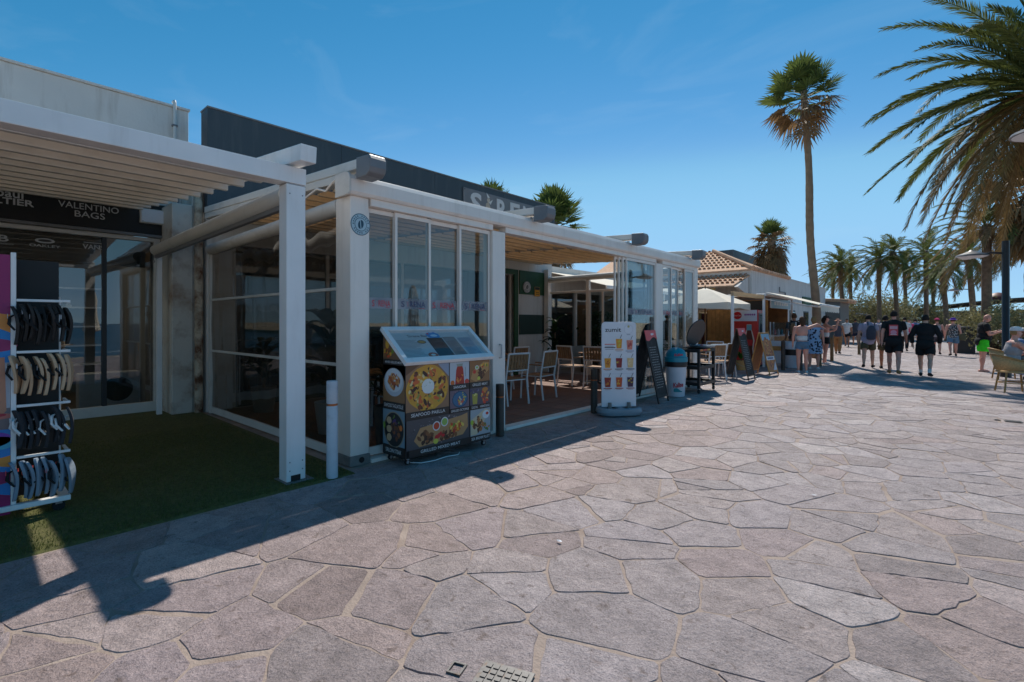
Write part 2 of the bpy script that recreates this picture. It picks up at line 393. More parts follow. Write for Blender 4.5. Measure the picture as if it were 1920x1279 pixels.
# ------------------------------------------------------------------ mesh helpers
def tag(o, label=None, cat=None, group=None, kind=None):
    if label: o['label'] = label
    if cat: o['category'] = cat
    if group: o['group'] = group
    if kind: o['kind'] = kind
    return o
def thing(name, loc, label, cat, group=None, rz=0.0):
    o = bpy.data.objects.new(name, None); col.objects.link(o)
    o.empty_display_size = .2
    o.location = loc; o.rotation_euler = (0, 0, rz)
    return tag(o, label, cat, group)
def copy_tree(o, parent=None):
    c = o.copy(); col.objects.link(c)
    if parent is not None: c.parent = parent
    for ch in list(o.children): copy_tree(ch, c)
    return c
def root_of(o):
    while o.parent is not None: o = o.parent
    return o

class MB:
    """collects geometry; coordinates are world (w=True) or local to the parent thing"""
    def __init__(s): s.v = []; s.f = []; s.c = []; s.mi = []; s.cur = 0
    def add(s, vs, fs, color=None):
        o = len(s.v); s.v += [tuple(p) for p in vs]
        for f in fs: s.f.append(tuple(i + o for i in f)); s.c.append(color); s.mi.append(s.cur)
        return s
    def box(s, x0, x1, y0, y1, z0, z1, color=None):
        return s.add([(x0,y0,z0),(x1,y0,z0),(x1,y1,z0),(x0,y1,z0),(x0,y0,z1),(x1,y0,z1),(x1,y1,z1),(x0,y1,z1)],
              [(0,3,2,1),(4,5,6,7),(0,1,5,4),(1,2,6,5),(2,3,7,6),(3,0,4,7)], color)
    def bar(s, p0, p1, w, h, up=(0,0,1), color=None):
        p0 = Vector(p0); p1 = Vector(p1); d = (p1 - p0).normalized(); u = Vector(up)
        sd = d.cross(u)
        if sd.length < 1e-4: sd = d.cross(Vector((1,0,0)))
        sd.normalize(); u = sd.cross(d).normalized(); a = sd*w/2; b = u*h/2
        return s.add([p0-a-b, p0+a-b, p0+a+b, p0-a+b, p1-a-b, p1+a-b, p1+a+b, p1-a+b],
              [(0,1,2,3),(7,6,5,4),(0,4,5,1),(1,5,6,2),(2,6,7,3),(3,7,4,0)], color)
    def tube(s, pts, rad, n=8, caps=True, color=None):
        pts = [Vector(p) for p in pts]; k = len(pts)
        if not isinstance(rad, (list, tuple)): rad = [rad]*k
        o = []; prev = None
        for i, p in enumerate(pts):
            d = (pts[min(i+1,k-1)] - pts[max(i-1,0)])
            if d.length < 1e-9: d = Vector((0,0,1))
            d.normalize()
            if prev is None:
                a = d.cross(Vector((0,0,1)))
                if a.length < 1e-3: a = d.cross(Vector((1,0,0)))
            else: a = prev - d*prev.dot(d)
            a.normalize(); prev = a; b = d.cross(a)
            for j in range(n):
                t = 2*math.pi*j/n; o.append(p + (a*math.cos(t) + b*math.sin(t))*rad[i])
        fs = []
        for i in range(k-1):
            for j in range(n): fs.append((i*n+j, i*n+(j+1)%n, (i+1)*n+(j+1)%n, (i+1)*n+j))
        if caps: fs.append(tuple(range(n-1,-1,-1))); fs.append(tuple((k-1)*n+j for j in range(n)))
        return s.add(o, fs, color)
    def lathe(s, prof, c=(0,0,0), n=16, color=None):
        o = []; fs = []; k = len(prof)
        for (r, z) in prof:
            for j in range(n):
                t = 2*math.pi*j/n; o.append((c[0]+r*math.cos(t), c[1]+r*math.sin(t), c[2]+z))
        for i in range(k-1):
            for j in range(n): fs.append((i*n+j, i*n+(j+1)%n, (i+1)*n+(j+1)%n, (i+1)*n+j))
        fs.append(tuple(range(n-1,-1,-1))); fs.append(tuple((k-1)*n+j for j in range(n)))
        return s.add(o, fs, color)
    def prism(s, poly, o, u, v, nrm, t, color=None):
        o = Vector(o); u = Vector(u); v = Vector(v); nrm = Vector(nrm); k = len(poly)
        a = [o + u*p[0] + v*p[1] for p in poly]; b = [p + nrm*t for p in a]
        fs = [tuple(range(k-1,-1,-1)), tuple(range(k,2*k))] + [(i,(i+1)%k,k+(i+1)%k,k+i) for i in range(k)]
        return s.add(a+b, fs, color)
    def ellipsoid(s, c, r, rot=None, nu=12, nv=8, color=None):
        o = []; fs = []; c = Vector(c)
        for i in range(nv+1):
            ph = math.pi*i/nv
            for j in range(nu):
                t = 2*math.pi*j/nu
                p = Vector((r[0]*math.sin(ph)*math.cos(t), r[1]*math.sin(ph)*math.sin(t), r[2]*math.cos(ph)))
                if rot is not None: p = rot @ p
                o.append(c+p)
        for i in range(nv):
            for j in range(nu): fs.append((i*nu+j, (i+1)*nu+j, (i+1)*nu+(j+1)%nu, i*nu+(j+1)%nu))
        return s.add(o, fs, color)
    def build(s, name, mat, parent=None, w=True, smooth=False, bevel=0.0, kind=None, label=None):
        off = root_of(parent).location.copy() if (parent is not None and w) else Vector((0,0,0))
        me = bpy.data.meshes.new(name)
        me.from_pydata([(p[0]-off.x, p[1]-off.y, p[2]-off.z) for p in s.v], [], s.f)
        mats = mat if isinstance(mat, (list, tuple)) else [mat]
        for m in mats: me.materials.append(MATS[m] if isinstance(m, str) else m)
        if len(mats) > 1:
            for i, p in enumerate(me.polygons): p.material_index = s.mi[i]
        if any(c is not None for c in s.c):
            ca = me.color_attributes.new('Col', 'FLOAT_COLOR', 'CORNER')
            for i, p in enumerate(me.polygons):
                cc = s.c[i] or (1,1,1,1)
                for li in p.loop_indices: ca.data[li].color = cc
        bm = bmesh.new(); bm.from_mesh(me)
        if not any(c is not None for c in s.c): bmesh.ops.recalc_face_normals(bm, faces=bm.faces)
        bm.to_mesh(me); bm.free()
        if smooth:
            me.shade_smooth()
            try: me.set_sharp_from_angle(angle=R(40))
            except Exception: pass
        o = bpy.data.objects.new(name, me); col.objects.link(o)
        if parent is not None: o.parent = parent
        if bevel:
            b = o.modifiers.new('bevel', 'BEVEL'); b.width = bevel; b.segments = 2; b.limit_method = 'ANGLE'
        if kind: o['kind'] = kind
        if label: o['label'] = label
        return o

# text -> 2D polygons
_tc = {}
def text2d(s, bold=0.0):
    key = (s, bold)
    if key in _tc: return _tc[key]
    cu = bpy.data.curves.new('txt', 'FONT'); cu.body = s; cu.size = 1.0; cu.align_x = 'CENTER'; cu.resolution_u = 3; cu.offset = bold
    ob = bpy.data.objects.new('txt', cu); col.objects.link(ob)
    dg = bpy.context.evaluated_depsgraph_get()
    me = bpy.data.meshes.new_from_object(ob.evaluated_get(dg))
    vsx = [(v.co.x, v.co.y) for v in me.vertices]; fs = [tuple(p.vertices) for p in me.polygons]
    bpy.data.objects.remove(ob); bpy.data.curves.remove(cu); bpy.data.meshes.remove(me)
    _tc[key] = (vsx, fs); return _tc[key]

class Print:
    """flat print: coloured polygons in layers on a plane o + u*x + v*y"""
    def __init__(s, o, u, v, lift=.0005):
        s.o = Vector(o); s.u = Vector(u).normalized(); s.v = Vector(v).normalized(); s.n = s.u.cross(s.v).normalized(); s.mb = MB(); s.k = 1; s.lift = lift
    def P(s, x, y): return s.o + s.u*x + s.v*y + s.n*(s.k*s.lift)
    def poly(s, pts, c): s.mb.add([s.P(*p) for p in pts], [tuple(range(len(pts)))], c)
    def up(s): s.k += 1
    def rect(s, x0, x1, y0, y1, c): s.poly([(x0,y0),(x1,y0),(x1,y1),(x0,y1)], c)
    def ell(s, x, y, a, b, c, n=20, rot=0, rag=0, rng=random):
        pts = []
        for i in range(n):
            t = 2*math.pi*i/n; q = 1 + rag*(rng.random()-.5); X = a*q*math.cos(t); Y = b*q*math.sin(t)
            pts.append((x + X*math.cos(rot) - Y*math.sin(rot), y + X*math.sin(rot) + Y*math.cos(rot)))
        s.poly(pts, c)
    def text(s, t, x, y, size, c, width=None, bold=0.0):
        vsx, fs = text2d(t, bold); sx = size
        if width:
            w = max(p[0] for p in vsx) - min(p[0] for p in vsx); sx = width / w
        s.mb.add([s.P(x + p[0]*sx, y + p[1]*size) for p in vsx], fs, c)
    def scatter(s, x, y, a, b, n, pal, r0, r1, rng):
        for _ in range(n):
            t = rng.random()*6.283; q = math.sqrt(rng.random()); r = r0 + (r1-r0)*rng.random()
            s.k += .02
            s.ell(x + a*q*math.cos(t), y + b*q*math.sin(t), r, r*(.45+.55*rng.random()), rng.choice(pal), n=7, rot=rng.random()*3, rag=.5, rng=rng)
        s.up()
    def build(s, name, parent=None, mat='printed', w=True): return s.mb.build(name, mat, parent, w)
# ================================================================== THE SETTING
def coast(y): return 9.0 if y < 45 else 9.0 + (y - 45) * 6.0
xs = [-900, -300, -100, -40, -20, -11, 3, 6, 9]; ex = [0, 4, 9, 20, 60, 400, 2500]
ys = [-600, -200, -80, -40, -15, 0, 15, 30, 45, 60, 100, 160, 300, 700, 1500]
gm = MB(); rows = []
for y in ys:
    row = [(x, y, -0.06) for x in xs]
    for i, e in enumerate(ex[1:]):
        row.append((coast(y) + e, y, [-.8, -2.2, -3.6, -5, -6, -6][i]))
    rows.append(row)
W = len(rows[0])
gm.add([p for r in rows for p in r], [(j*W+i, j*W+i+1, (j+1)*W+i+1, (j+1)*W+i) for j in range(len(rows)-1) for i in range(W-1)])
gm.build('ground', 'sand', kind='structure')
MB().add([(10, -700, -1.9), (4000, -700, -1.9), (4000, 1400, -1.9), (10, 1400, -1.9)], [(0,1,2,3)]).build('sea', 'sea_water', kind='structure')
prom = MB().add([(-10.6,-9,0),(7.5,-9,0),(7.5,36,0),(-10.6,36,0)], [(0,1,2,3)]).build('promenade', 'mortar', kind='structure')
MB().add([(-16,36,0.004),(7.5,36,0.004),(11,160,0.004),(-16,160,0.004)], [(0,1,2,3)]).build('far_promenade', 'far_paving', kind='structure')

# ---- flagstones: jittered voronoi cells, clipped with a joint gap, some split by a chord
rng = random.Random(21)
SS = 0.335
def clip(poly, nx, ny, d):
    out = []; k = len(poly)
    for i in range(k):
        a = poly[i]; b = poly[(i+1) % k]; da = a[0]*nx + a[1]*ny - d; db = b[0]*nx + b[1]*ny - d
        if da <= 0: out.append(a)
        if (da < 0 < db) or (db < 0 < da):
            t = da/(da-db); out.append((a[0]+(b[0]-a[0])*t, a[1]+(b[1]-a[1])*t))
    return out
def area(p): return .5*sum(p[i][0]*p[(i+1)%len(p)][1] - p[(i+1)%len(p)][0]*p[i][1] for i in range(len(p)))
sites = {}
AX, AY = 1.0, 1.22       # stones a little longer across the walk
for i in range(-37, 30):
    for j in range(-30, 112):
        if rng.random() < .24: continue
        sites[(i, j)] = ((i + .5 + (rng.random()-.5)*.95)*SS*AY, (j + .5 + (rng.random()-.5)*.95)*SS*AX)
def walk_area(x, y):
    if y > 35.5 or y < -4 or x > 7: return False
    if y < 2.55: return x > -4.42
    if y < 12.1: return x > -4.56
    return x > -7.2
camv = Vector((-math.sin(YAW), math.cos(YAW)))
camr = Vector((math.cos(YAW), math.sin(YAW)))
stones = []
def finish(poly, dist):
    # chamfer the corners, then break the edges up
    k = len(poly); q = []
    for i in range(k):
        a = Vector(poly[i-1]); b = Vector(poly[i]); c = Vector(poly[(i+1)%k])
        la = (a-b).length; lc = (c-b).length; ch = .006 + .022*rng.random()
        q.append(b + (a-b)*min(ch/la, .3) if la > 0 else b); q.append(b + (c-b)*min(ch/lc, .3) if lc > 0 else b)
    if dist > 13: return q
    seg = .075 if dist < 5 else .14 if dist < 8 else .3; out = []
    for i in range(len(q)):
        a = q[i]; b = q[(i+1) % len(q)]; L = (b-a).length; m = max(1, int(L/seg)); 
        if L < 1e-5: continue
        nn = Vector((-(b-a).y, (b-a).x)).normalized()
        for t in range(m):
            p = a.lerp(b, t/m)
            if t: p = p + nn*((rng.random()-.5)*.016 - (.012 if rng.random() < .12 else 0))
            out.append(p)
    return out
for (i, j), (x, y) in sites.items():
    if not walk_area(x, y): continue
    r = 2.2*SS
    poly = [(x-r,y-r),(x+r,y-r),(x+r,y+r),(x-r,y+r)]
    for di in range(-4, 5):
        for dj in range(-4, 5):
            if (di or dj) and (i+di, j+dj) in sites:
                q = sites[(i+di, j+dj)]; dx = q[0]-x; dy = q[1]-y; L = math.hypot(dx, dy)
                h = random.Random((min((i,j),(i+di,j+dj)), max((i,j),(i+di,j+dj))).__hash__()).random()
                gap = .002 + .005*h + (.012 if h > .92 else 0)
                nx, ny = dx/L, dy/L
                poly = clip(poly, nx, ny, nx*x + ny*y + L/2 - gap)
                if len(poly) < 3: break
        if len(poly) < 3: break
    # building line and terrace line
    xmin = -4.40 if y < 2.55 else (-4.54 if y < 12.1 else -7.2)
    poly = clip(poly, -1, 0, -xmin) if len(poly) > 2 else poly
    if len(poly) < 3 or abs(area(poly)) < .02: continue
    parts = [poly]
    if abs(area(poly)) > .2 and rng.random() < .3 or rng.random() < .05:
        t = rng.random()*3.14; nx, ny = math.cos(t), math.sin(t)
        cx = sum(p[0] for p in poly)/len(poly) + (rng.random()-.5)*.2; cy = sum(p[1] for p in poly)/len(poly) + (rng.random()-.5)*.2; d = nx*cx + ny*cy
        g_ = .003 + .012*rng.random()
        parts = [clip(poly, nx, ny, d-g_), clip(poly, -nx, -ny, -d-g_)]
    for pp in parts:
        if len(pp) >= 3 and abs(area(pp)) > .012:
            if area(pp) < 0: pp = pp[::-1]
            c = Vector((sum(p[0] for p in pp)/len(pp), sum(p[1] for p in pp)/len(pp)))
            dep = c.dot(camv); side = c.dot(camr)
            vis = dep > .8 and abs(side) < dep*1.05 + .4
            scr = abs(area(pp))/max(dep, .5)**3 if vis else 0
            stones.append((scr, dep, pp, c))
stones.sort(key=lambda s: -s[0])
rest = MB(); rest_red = MB()
def stone_geo(pp, dep):
    e = [p if isinstance(p, Vector) else Vector(p) for p in finish(pp, dep)]
    c = sum(e, Vector((0,0)))/len(e); z = .002 + rng.random()*.005; tx = (rng.random()-.5)*.010; ty = (rng.random()-.5)*.010
    top = []; bot = []; k = len(e)
    for p in e:
        d = (c - p); L = d.length; ins = min(.006/L, .3) if L else 0
        q = p + d*ins
        top.append((q.x, q.y, z + tx*(p.x-c.x) + ty*(p.y-c.y))); bot.append((p.x, p.y, -.004))
    return top+bot, [tuple(range(k))] + [(k+i, k+(i+1)%k, (i+1)%k, i) for i in range(k)], c
for n_, (scr, dep, pp, c0) in enumerate(stones):
    vsx, fs, c = stone_geo(pp, dep if scr > 0 else 99)
    if n_ < 300 and scr > 0:
        me = bpy.data.meshes.new('stone'); me.from_pydata([(v[0]-c.x, v[1]-c.y, v[2]) for v in vsx], [], fs); me.materials.append(MATS['paving_stone_red' if c.x < -2.2 + .8*mnoise.noise((c.x*.5,c.y*.5,0)) - .05*c.y or rng.random() < .12 else 'paving_stone'])
        o = bpy.data.objects.new('stone', me); col.objects.link(o); o.parent = prom; o.location = (c.x, c.y, 0)
    else: rest.add(vsx, fs)
rest.build('stone_field', 'paving_stone', prom, kind='stuff')

# drain covers let into the paving
def drain(loc, rz, label, nx, ny):
    t = thing('drain_cover', loc, label, 'drain cover', rz=rz); t.scale = (.55,.55,.6)
    MB().box(-.14*nx/4, .14*nx/4, -.14*ny/4, .14*ny/4, .012, .024).build('plate', 'drain_metal', t, w=False, bevel=.003)
    st = None
    for i in range(nx):
        for j in range(ny):
            o = MB().box(-.022,.022,-.022,.022,.0245,.032).build('stud', 'drain_metal', t, w=False) if st is None else st.copy()
            if st is None: st = o
            else: col.objects.link(o)
            o.location = ((i-(nx-1)/2)*.06, (j-(ny-1)/2)*.06, 0)
    m = MB()
    for a,b,c,d in ((-.06,.06,.05,.065),(-.06,.06,-.065,-.05),(-.06,-.045,-.0499,.0499),(.045,.06,-.0499,.0499)): m.box(a-.26*nx/4+.01,b-.26*nx/4+.01,c,d,.010,.027)
    m.build('lift_ring', 'drain_metal', t, w=False)
drain((-1.40,1.50,0), R(20), 'studded steel drain cover in the paving at the bottom edge', 6, 5)
drain((.66,10.6,0), R(4), 'small steel drain cover in the sunny paving by the right edge', 5, 4)

# ================================================================== SHOP 1 (left)
shop = thing('shop_building', (-10.3, 0, 0), 'white plastered shop with black brand sign board and glass front, far left', 'shop')
XW = -10.12
m = MB(); m.box(-18, XW, -9, 2.72, 3.50, 5.24); m.box(-18, XW, -9, -3.2, 0, 3.4995); m.build('wall', 'plaster', shop, bevel=.02)
m = MB(); m.box(-18.03, XW+.03, -9, 2.735, 5.24, 5.275); m.build('parapet_cap', 'plaster', shop)
m = MB(); m.box(-10.10, -9.43, 2.30, 2.60, 0, 3.45); m.build('pier', 'plaster_old', shop, bevel=.015)
m = MB(); m.tube([(-9.36,2.66,0),(-9.36,2.66,.4),(-9.37,2.665,1.5),(-9.36,2.66,3.0),(-9.36,2.66,4.1)], .062, 12); m.build('rusty_column', 'rust_pipe', shop, smooth=True, label='white pipe column flaking with brown rust')
m = MB(); m.box(-10.095, -9.45, 2.601, 2.725, 0, 4.2); m.build('party_wall', 'plaster_old', shop)
# sign board and lettering
m = MB(); m.box(-10.11, -10.02, -5, 2.36, 2.98, 3.485); sb = m.build('sign_board', 'sign_black', shop, bevel=.004)
m = MB(); m.box(-10.10, -9.99, -5, 2.37, 2.925, 2.972); m.build('sign_trim', 'grey_metal', shop, bevel=.006)
def letters(parent, name, txt, o, u, v, x, y, size, mat, width=None, bold=0.0, depth=.012):
    vsx, fs = text2d(txt, bold); sx = size
    if width: sx = width/(max(p[0] for p in vsx)-min(p[0] for p in vsx))
    o = Vector(o); u = Vector(u); v = Vector(v); nn = u.cross(v).normalized(); mb = MB()
    base = [o + u*(x+p[0]*sx) + v*(y+p[1]*size) for p in vsx]; top = [p + nn*depth for p in base]; k = len(base)
    ed = {}
    for f in fs:
        for a, b in zip(f, f[1:]+f[:1]): ed[(a, b)] = ed.get((a, b), 0) + 1
    sf = [(a, b, b+k, a+k) for (a, b) in ed if (b, a) not in ed]
    mb.add(base+top, [tuple(i+k for i in f) for f in fs] + sf)
    return mb.build(name, mat, parent)
SO = (-10.0195, 0, 0); SU = (0,1,0); SV = (0,0,1)
letters(sb, 'lettering', 'VALENTINO', SO, SU, SV, 1.36, 3.245, .135, 'letter_grey', .72)
letters(sb, 'lettering', 'BAGS', SO, SU, SV, 1.36, 3.125, .135, 'letter_grey', .36)
letters(sb, 'lettering', 'paul', SO, SU, SV, .49, 3.285, .17, 'letter_grey', .27, .012)
letters(sb, 'lettering', 'GAULTIER', SO, SU, SV, .36, 3.185, .125, 'letter_grey', .74, .02)
# conduit, box on the wall
m = MB(); m.box(-10.019, -9.93, 1.985, 2.355, 3.145, 3.385); fl = m.build('floodlight', 'offwhite_metal', shop, bevel=.012)
m = MB(); m.box(-9.9295, -9.915, 2.0, 2.34, 3.16, 3.37); m.build('lens', 'panel_white', fl, bevel=.004)
m = MB()
for yy in (2.015, 2.325):
    for zz in (3.172, 3.358): m.tube([(-9.916,yy,zz),(-9.910,yy,zz)], .006, 8)
m.build('screw', 'grey_metal', fl)
m = MB(); m.tube([(-9.97,2.36,3.2),(-9.97,2.44,3.2),(-9.97,2.50,3.25),(-9.97,2.52,3.33),(-9.97,2.52,3.75)], .018, 8); m.build('conduit', 'grey_metal', shop, smooth=True)
m = MB(); m.tube([(-10.08,2.50,3.5),(-10.08,2.50,5.30),(-10.10,2.50,5.34),(-10.16,2.50,5.34)], .028, 10); m.build('vent_pipe', 'offwhite_metal', shop, smooth=True)
m = MB(); m.box(-10.118,-10.05,2.46,2.54,4.9,4.93); m.build('pipe_clip', 'grey_metal', shop)
# glass front
m = MB()
m.box(-10.17,-10.07,-3.2,2.26,.002,.17); m.box(-10.17,-10.07,2.20,2.29,.171,2.92); m.box(-10.17,-10.07,-3.2,2.1999,2.86,2.92); m.build('window_frame', 'offwhite_metal', shop, bevel=.006)
m = MB(); m.box(-10.155,-10.09,1.52,1.58,.171,2.859); m.build('mullion', 'dark_metal', shop, bevel=.004)
m = MB(); m.box(-10.13,-10.118,1.58,2.20,.171,2.859); m.build('pane', 'glass_shop', shop)
m = MB(); m.box(-10.13,-10.118,-3.2,1.52,.171,2.859); m.build('pane', 'glass_shop', shop)
gp = Print((-10.1175,0,0), SU, SV); gp.k = 3
GW = S(190,190,190)
gp.text('VANS', 1.42, 2.655, .10, GW, .26, .02); gp.rect(1.30,1.55,2.75,2.76,GW); gp.build('window_lettering', shop)
gp = Print((-10.1175,0,0), SU, SV); gp.k = 3
gp.text('OAKLEY', .86, 2.625, .055, GW, .34, .01); gp.ell(.86,2.72,.11,.038,GW); gp.up(); gp.ell(.86,2.722,.075,.019,S(58,52,48)); gp.build('window_lettering', shop)
gp = Print((-10.1175,0,0), SU, SV); gp.k = 3
gp.text('B', .42, 2.66, .13, GW, .11, .02); gp.text('new balance', .42, 2.62, .03, GW, .22); gp.build('window_lettering', shop)
# fascia behind the glass, interior
m = MB(); m.box(-10.5,-10.2,-3.2,2.2,2.45,2.86); m.build('inner_fascia', 'interior_dark', shop)
m = MB(); m.box(-16,-10.2,-6,2.28,.001,.02); m.build('shop_floor', 'interior_floor', shop)
m = MB(); m.box(-16,-10.51,-6,2.28,2.87,2.95); ce = m.build('ceiling', 'interior_dark', shop)
m = MB(); m.box(-14.1,-14.0,-6,2.28,.02,2.869); m.box(-13.999,-10.2,2.19,2.28,.02,2.869); m.build('inner_wall', 'interior_wall', shop)
for i, (x, y) in enumerate(((-11.0,.3),(-11.0,1.1),(-11.7,.5),(-11.7,1.4),(-12.5,.9),(-12.5,-.2))):
    mm = MB(); mm.lathe([(.07,0),(.07,-.012),(.05,-.014)], (x,y,2.869), 14); mm.build('downlight', 'downlight', ce)
for i, z in enumerate((.6, 1.0, 1.4, 1.8, 2.2)):
    m = MB(); m.box(-13.999,-13.65,-3,2.1,z,z+.03); m.build('shelf', 'panel_white', shop)
def shoe_mesh():
    mb = MB(); prof = [(-.13,.035,.075),(-.10,.042,.10),(-.04,.042,.085),(.03,.046,.06),(.09,.048,.045),(.135,.035,.03)]
    o = []; fs = []; n = 8
    for (x, w_, h_) in prof:
        for j in range(n):
            t = math.pi*j/(n-1); o.append((x, w_*math.cos(t), h_*math.sin(t)))
    for i in range(len(prof)-1):
        for j in range(n-1): fs.append((i*n+j,i*n+j+1,(i+1)*n+j+1,(i+1)*n+j))
    fs += [tuple(range(n)), tuple((len(prof)-1)*n+j for j in range(n))]
    for i in range(len(prof)-1): fs.append((i*n, (i+1)*n, (i+1)*n+n-1, i*n+n-1))
    mb.add(o, fs); mb.box(-.135,.14,-.045,.045,-.018,-.0005); return mb
shoe0 = None; rs = random.Random(5)
for z, lb in ((1.0,'third'), (1.4,'second'), (1.8,'top')):
    for k in range(7):
        if shoe0 is None: o = shoe_mesh().build('shoe', 'cloth_white', smooth=True); shoe0 = o
        else: o = shoe0.copy(); col.objects.link(o)
        if o is not shoe0 and False: pass
        o.location = (-13.8, -1.4 + k*.48 + rs.random()*.06, z + .05); o.rotation_euler = (0,0,R(8*rs.random()-4))
        tag(o, f'white sports shoe behind the shop window, {"upper" if z>1.6 else ("middle" if z>1.2 else "lower")} shelf, {["leftmost","second from left","third from left","fourth from left","fifth from left","second from right","rightmost"][k]}', 'shoe', f'shoes on the shop wall, {lb} shelf')
ac = thing('heater_unit', (-11.0,1.75,.02), 'grey fan unit standing on the shop floor behind the glass', 'fan unit')
MB().box(-.15,.15,-.42,.42,.03,.62).build('casing', 'offwhite_metal', ac, w=False, bevel=.02)
m = MB(); m.lathe([(.21,0),(.21,.012),(.05,.02)], n=24); gr = m.build('fan_grille', 'dark_metal', ac, w=False); gr.rotation_euler = (0,R(90),0); gr.location = (.151,.1,.33)
m = MB(); m.box(-.13,.13,-.38,-.3,0,.0299); m.box(-.13,.13,.3,.38,0,.0299); m.build('foot', 'dark_metal', ac, w=False)

# artificial turf mat
tm = MB(); tm.add([(-10.08,-6,.012),(-4.45,-6,.012),(-4.45,2.62,.012),(-10.08,2.70,.012)], [(0,1,2,3)])
tm.add([(-4.45,-6,.012),(-4.42,-6,.0),(-4.42,2.62,.0),(-4.45,2.62,.012)], [(0,1,2,3)])
tag(tm.build('turf_mat', 'turf'), 'dark green artificial turf laid in front of the shop', 'turf mat')
def turf_blades():
    r = random.Random(3); mb = MB()
    for _ in range(26000):
        x = -4.45 - 3.6*r.random()**1.4; y = -.6 + 3.2*r.random(); a = r.random()*6.28; h = .012 + .014*r.random(); w_ = .0022
        dx, dy = math.cos(a)*w_, math.sin(a)*w_; lx, ly = (r.random()-.5)*.016, (r.random()-.5)*.016
        mb.add([(x-dx,y-dy,.012),(x+dx,y+dy,.012),(x+lx,y+ly,.012+h)], [(0,1,2)])
    tag(mb.build('turf_blades', 'turf_blade'), 'short green plastic blades of the turf mat', 'turf blades', kind='stuff')
turf_blades()

# ================================================================== PERGOLA over the shop front
pg = thing('pergola', (-4.67, 2.11, 0), 'white aluminium pergola with pleated slatted roof in front of the shop', 'pergola')
m = MB(); m.box(-4.76,-4.60,2.02,2.20,.02,2.795); po = m.build('post', 'white_metal', pg, bevel=.006)
m = MB(); m.box(-4.82,-4.55,2.0,2.26,.013,.0195); m.build('base_plate', 'grey_metal', po)
m = MB(); m.box(-4.70,-4.597,2.06,2.15,.021,.075); m.build('drain_slot', 'sign_black', po)
for zz in (.12, .2, 2.70):
    for yy in (2.05, 2.17): MB().tube([(-4.601,yy,zz),(-4.597,yy,zz)], .006, 8).build('screw', 'grey_metal', po)
m = MB(); m.box(-4.7605,-4.5985,2.0185,2.2015,2.786,2.7895); m.build('seam', 'grey_metal', po)
m = MB(); m.box(-4.77,-4.595,-6,2.205,2.80,2.955); m.build('front_beam', 'white_metal', pg, bevel=.006)
def slope(x, x0, z0, k): return z0 + (x0-x)*k
m = MB(); m.bar((-4.36,2.115,3.03),(-10.0,2.115,3.55),.15,.15); m.build('side_rail', 'white_metal', pg, bevel=.008)
m = MB(); m.bar((-4.36,-3.0,3.03),(-10.0,-3.0,3.55),.15,.15); m.build('side_rail', 'white_metal', pg, bevel=.008)
k = 0; x = -4.98
while x > -9.9:
    z = slope(x, -5.3, 2.92, .095)
    m = MB(); m.bar((x,-6,z),(x,1.95,z),.055,.085); m.build('slat', 'offwhite_metal', pg, bevel=.004)
    m = MB()
    a = (x-.03, z+.045); b = (x-.44, z+.12)
    m.add([(a[0],-6,a[1]),(a[0],1.90,a[1]),(b[0],1.90,b[1]),(b[0],-6,b[1]),(a[0],-6,a[1]+.01),(a[0],1.90,a[1]+.01),(b[0],1.90,b[1]+.01),(b[0],-6,b[1]+.01)],
          [(0,3,2,1),(4,5,6,7),(0,1,5,4),(1,2,6,5),(2,3,7,6),(3,0,4,7)])
    m.build('roof_fabric', 'fabric_beige', pg)
    x -= .46; k += 1
m = MB(); m.tube([(-4.80,2.115,2.73),(-9.55,2.115,2.66)], .085, 16); m.build('blind_roller', 'offwhite_metal', pg, smooth=True)
m = MB(); m.bar((-4.80,2.115,2.625),(-9.55,2.115,2.555),.05,.05); m.build('blind_bar', 'grey_metal', pg, bevel=.006)
m = MB(); m.bar((-9.58,2.16,0.02),(-9.58,2.16,2.74),.07,.07,up=(1,0,0)); m.build('wall_post', 'white_metal', pg, bevel=.004)
m = MB(); m.tube([(-9.50,2.07,2.57),(-9.50,2.07,2.50),(-9.50,2.085,2.47),(-9.50,2.06,2.44),(-9.50,2.045,2.47),(-9.50,2.07,2.50)], .006, 6); m.build('pull_hook', 'grey_metal', pg)

# ================================================================== RESTAURANT BUILDING
rb = thing('restaurant_building', (-9.4, 7.5, 0), 'single storey restaurant with long charcoal fascia behind the glass terrace', 'restaurant')
m = MB()
y = 2.74
while y < 12.2:
    mm = MB(); y1 = min(y+2.4, 12.27); mm.box(-9.52,-9.20,y+.002,y1-.002,3.36,5.06); mm.build('fascia_panel', 'fascia', rb, bevel=.004); y = y1
m.box(-9.54,-9.185,2.735,12.28,5.06,5.085); m.build('fascia_cap', 'grey_metal', rb)
m = MB(); m.box(-9.5,-9.3,2.76,3.15,0,3.359); m.box(-9.5,-9.3,10.62,12.25,0,3.359); m.box(-9.5,-9.3,3.1505,10.6195,2.85,3.359); m.box(-18,-9.501,12.0,12.25,0,3.359); m.build('wall', 'plaster', rb)
m = MB(); m.box(-18,-9.55,2.76,12.24,3.3,3.355); m.build('roof', 'concrete', rb)
m = MB(); m.box(-9.2995,-9.27,10.70,12.16,2.32,3.0); m.build('wall_band', 'green_paint', rb)
m = MB(); m.box(-9.2995,-9.27,10.70,12.16,1.16,1.73); m.build('wall_band', 'darkgreen_paint', rb)
m = MB(); m.box(-9.2995,-9.25,10.46,10.62,0.02,3.0); m.box(-9.2995,-9.25,9.7,10.4599,2.86,3.0); m.build('door_frame', 'green_paint', rb, bevel=.005)
for y in (3.16, 4.9, 6.7, 8.5, 10.38):
    mm = MB(); mm.box(-9.42,-9.36,y,y+.07,.02,2.849); mm.build('mullion', 'offwhite_metal', rb, bevel=.004)
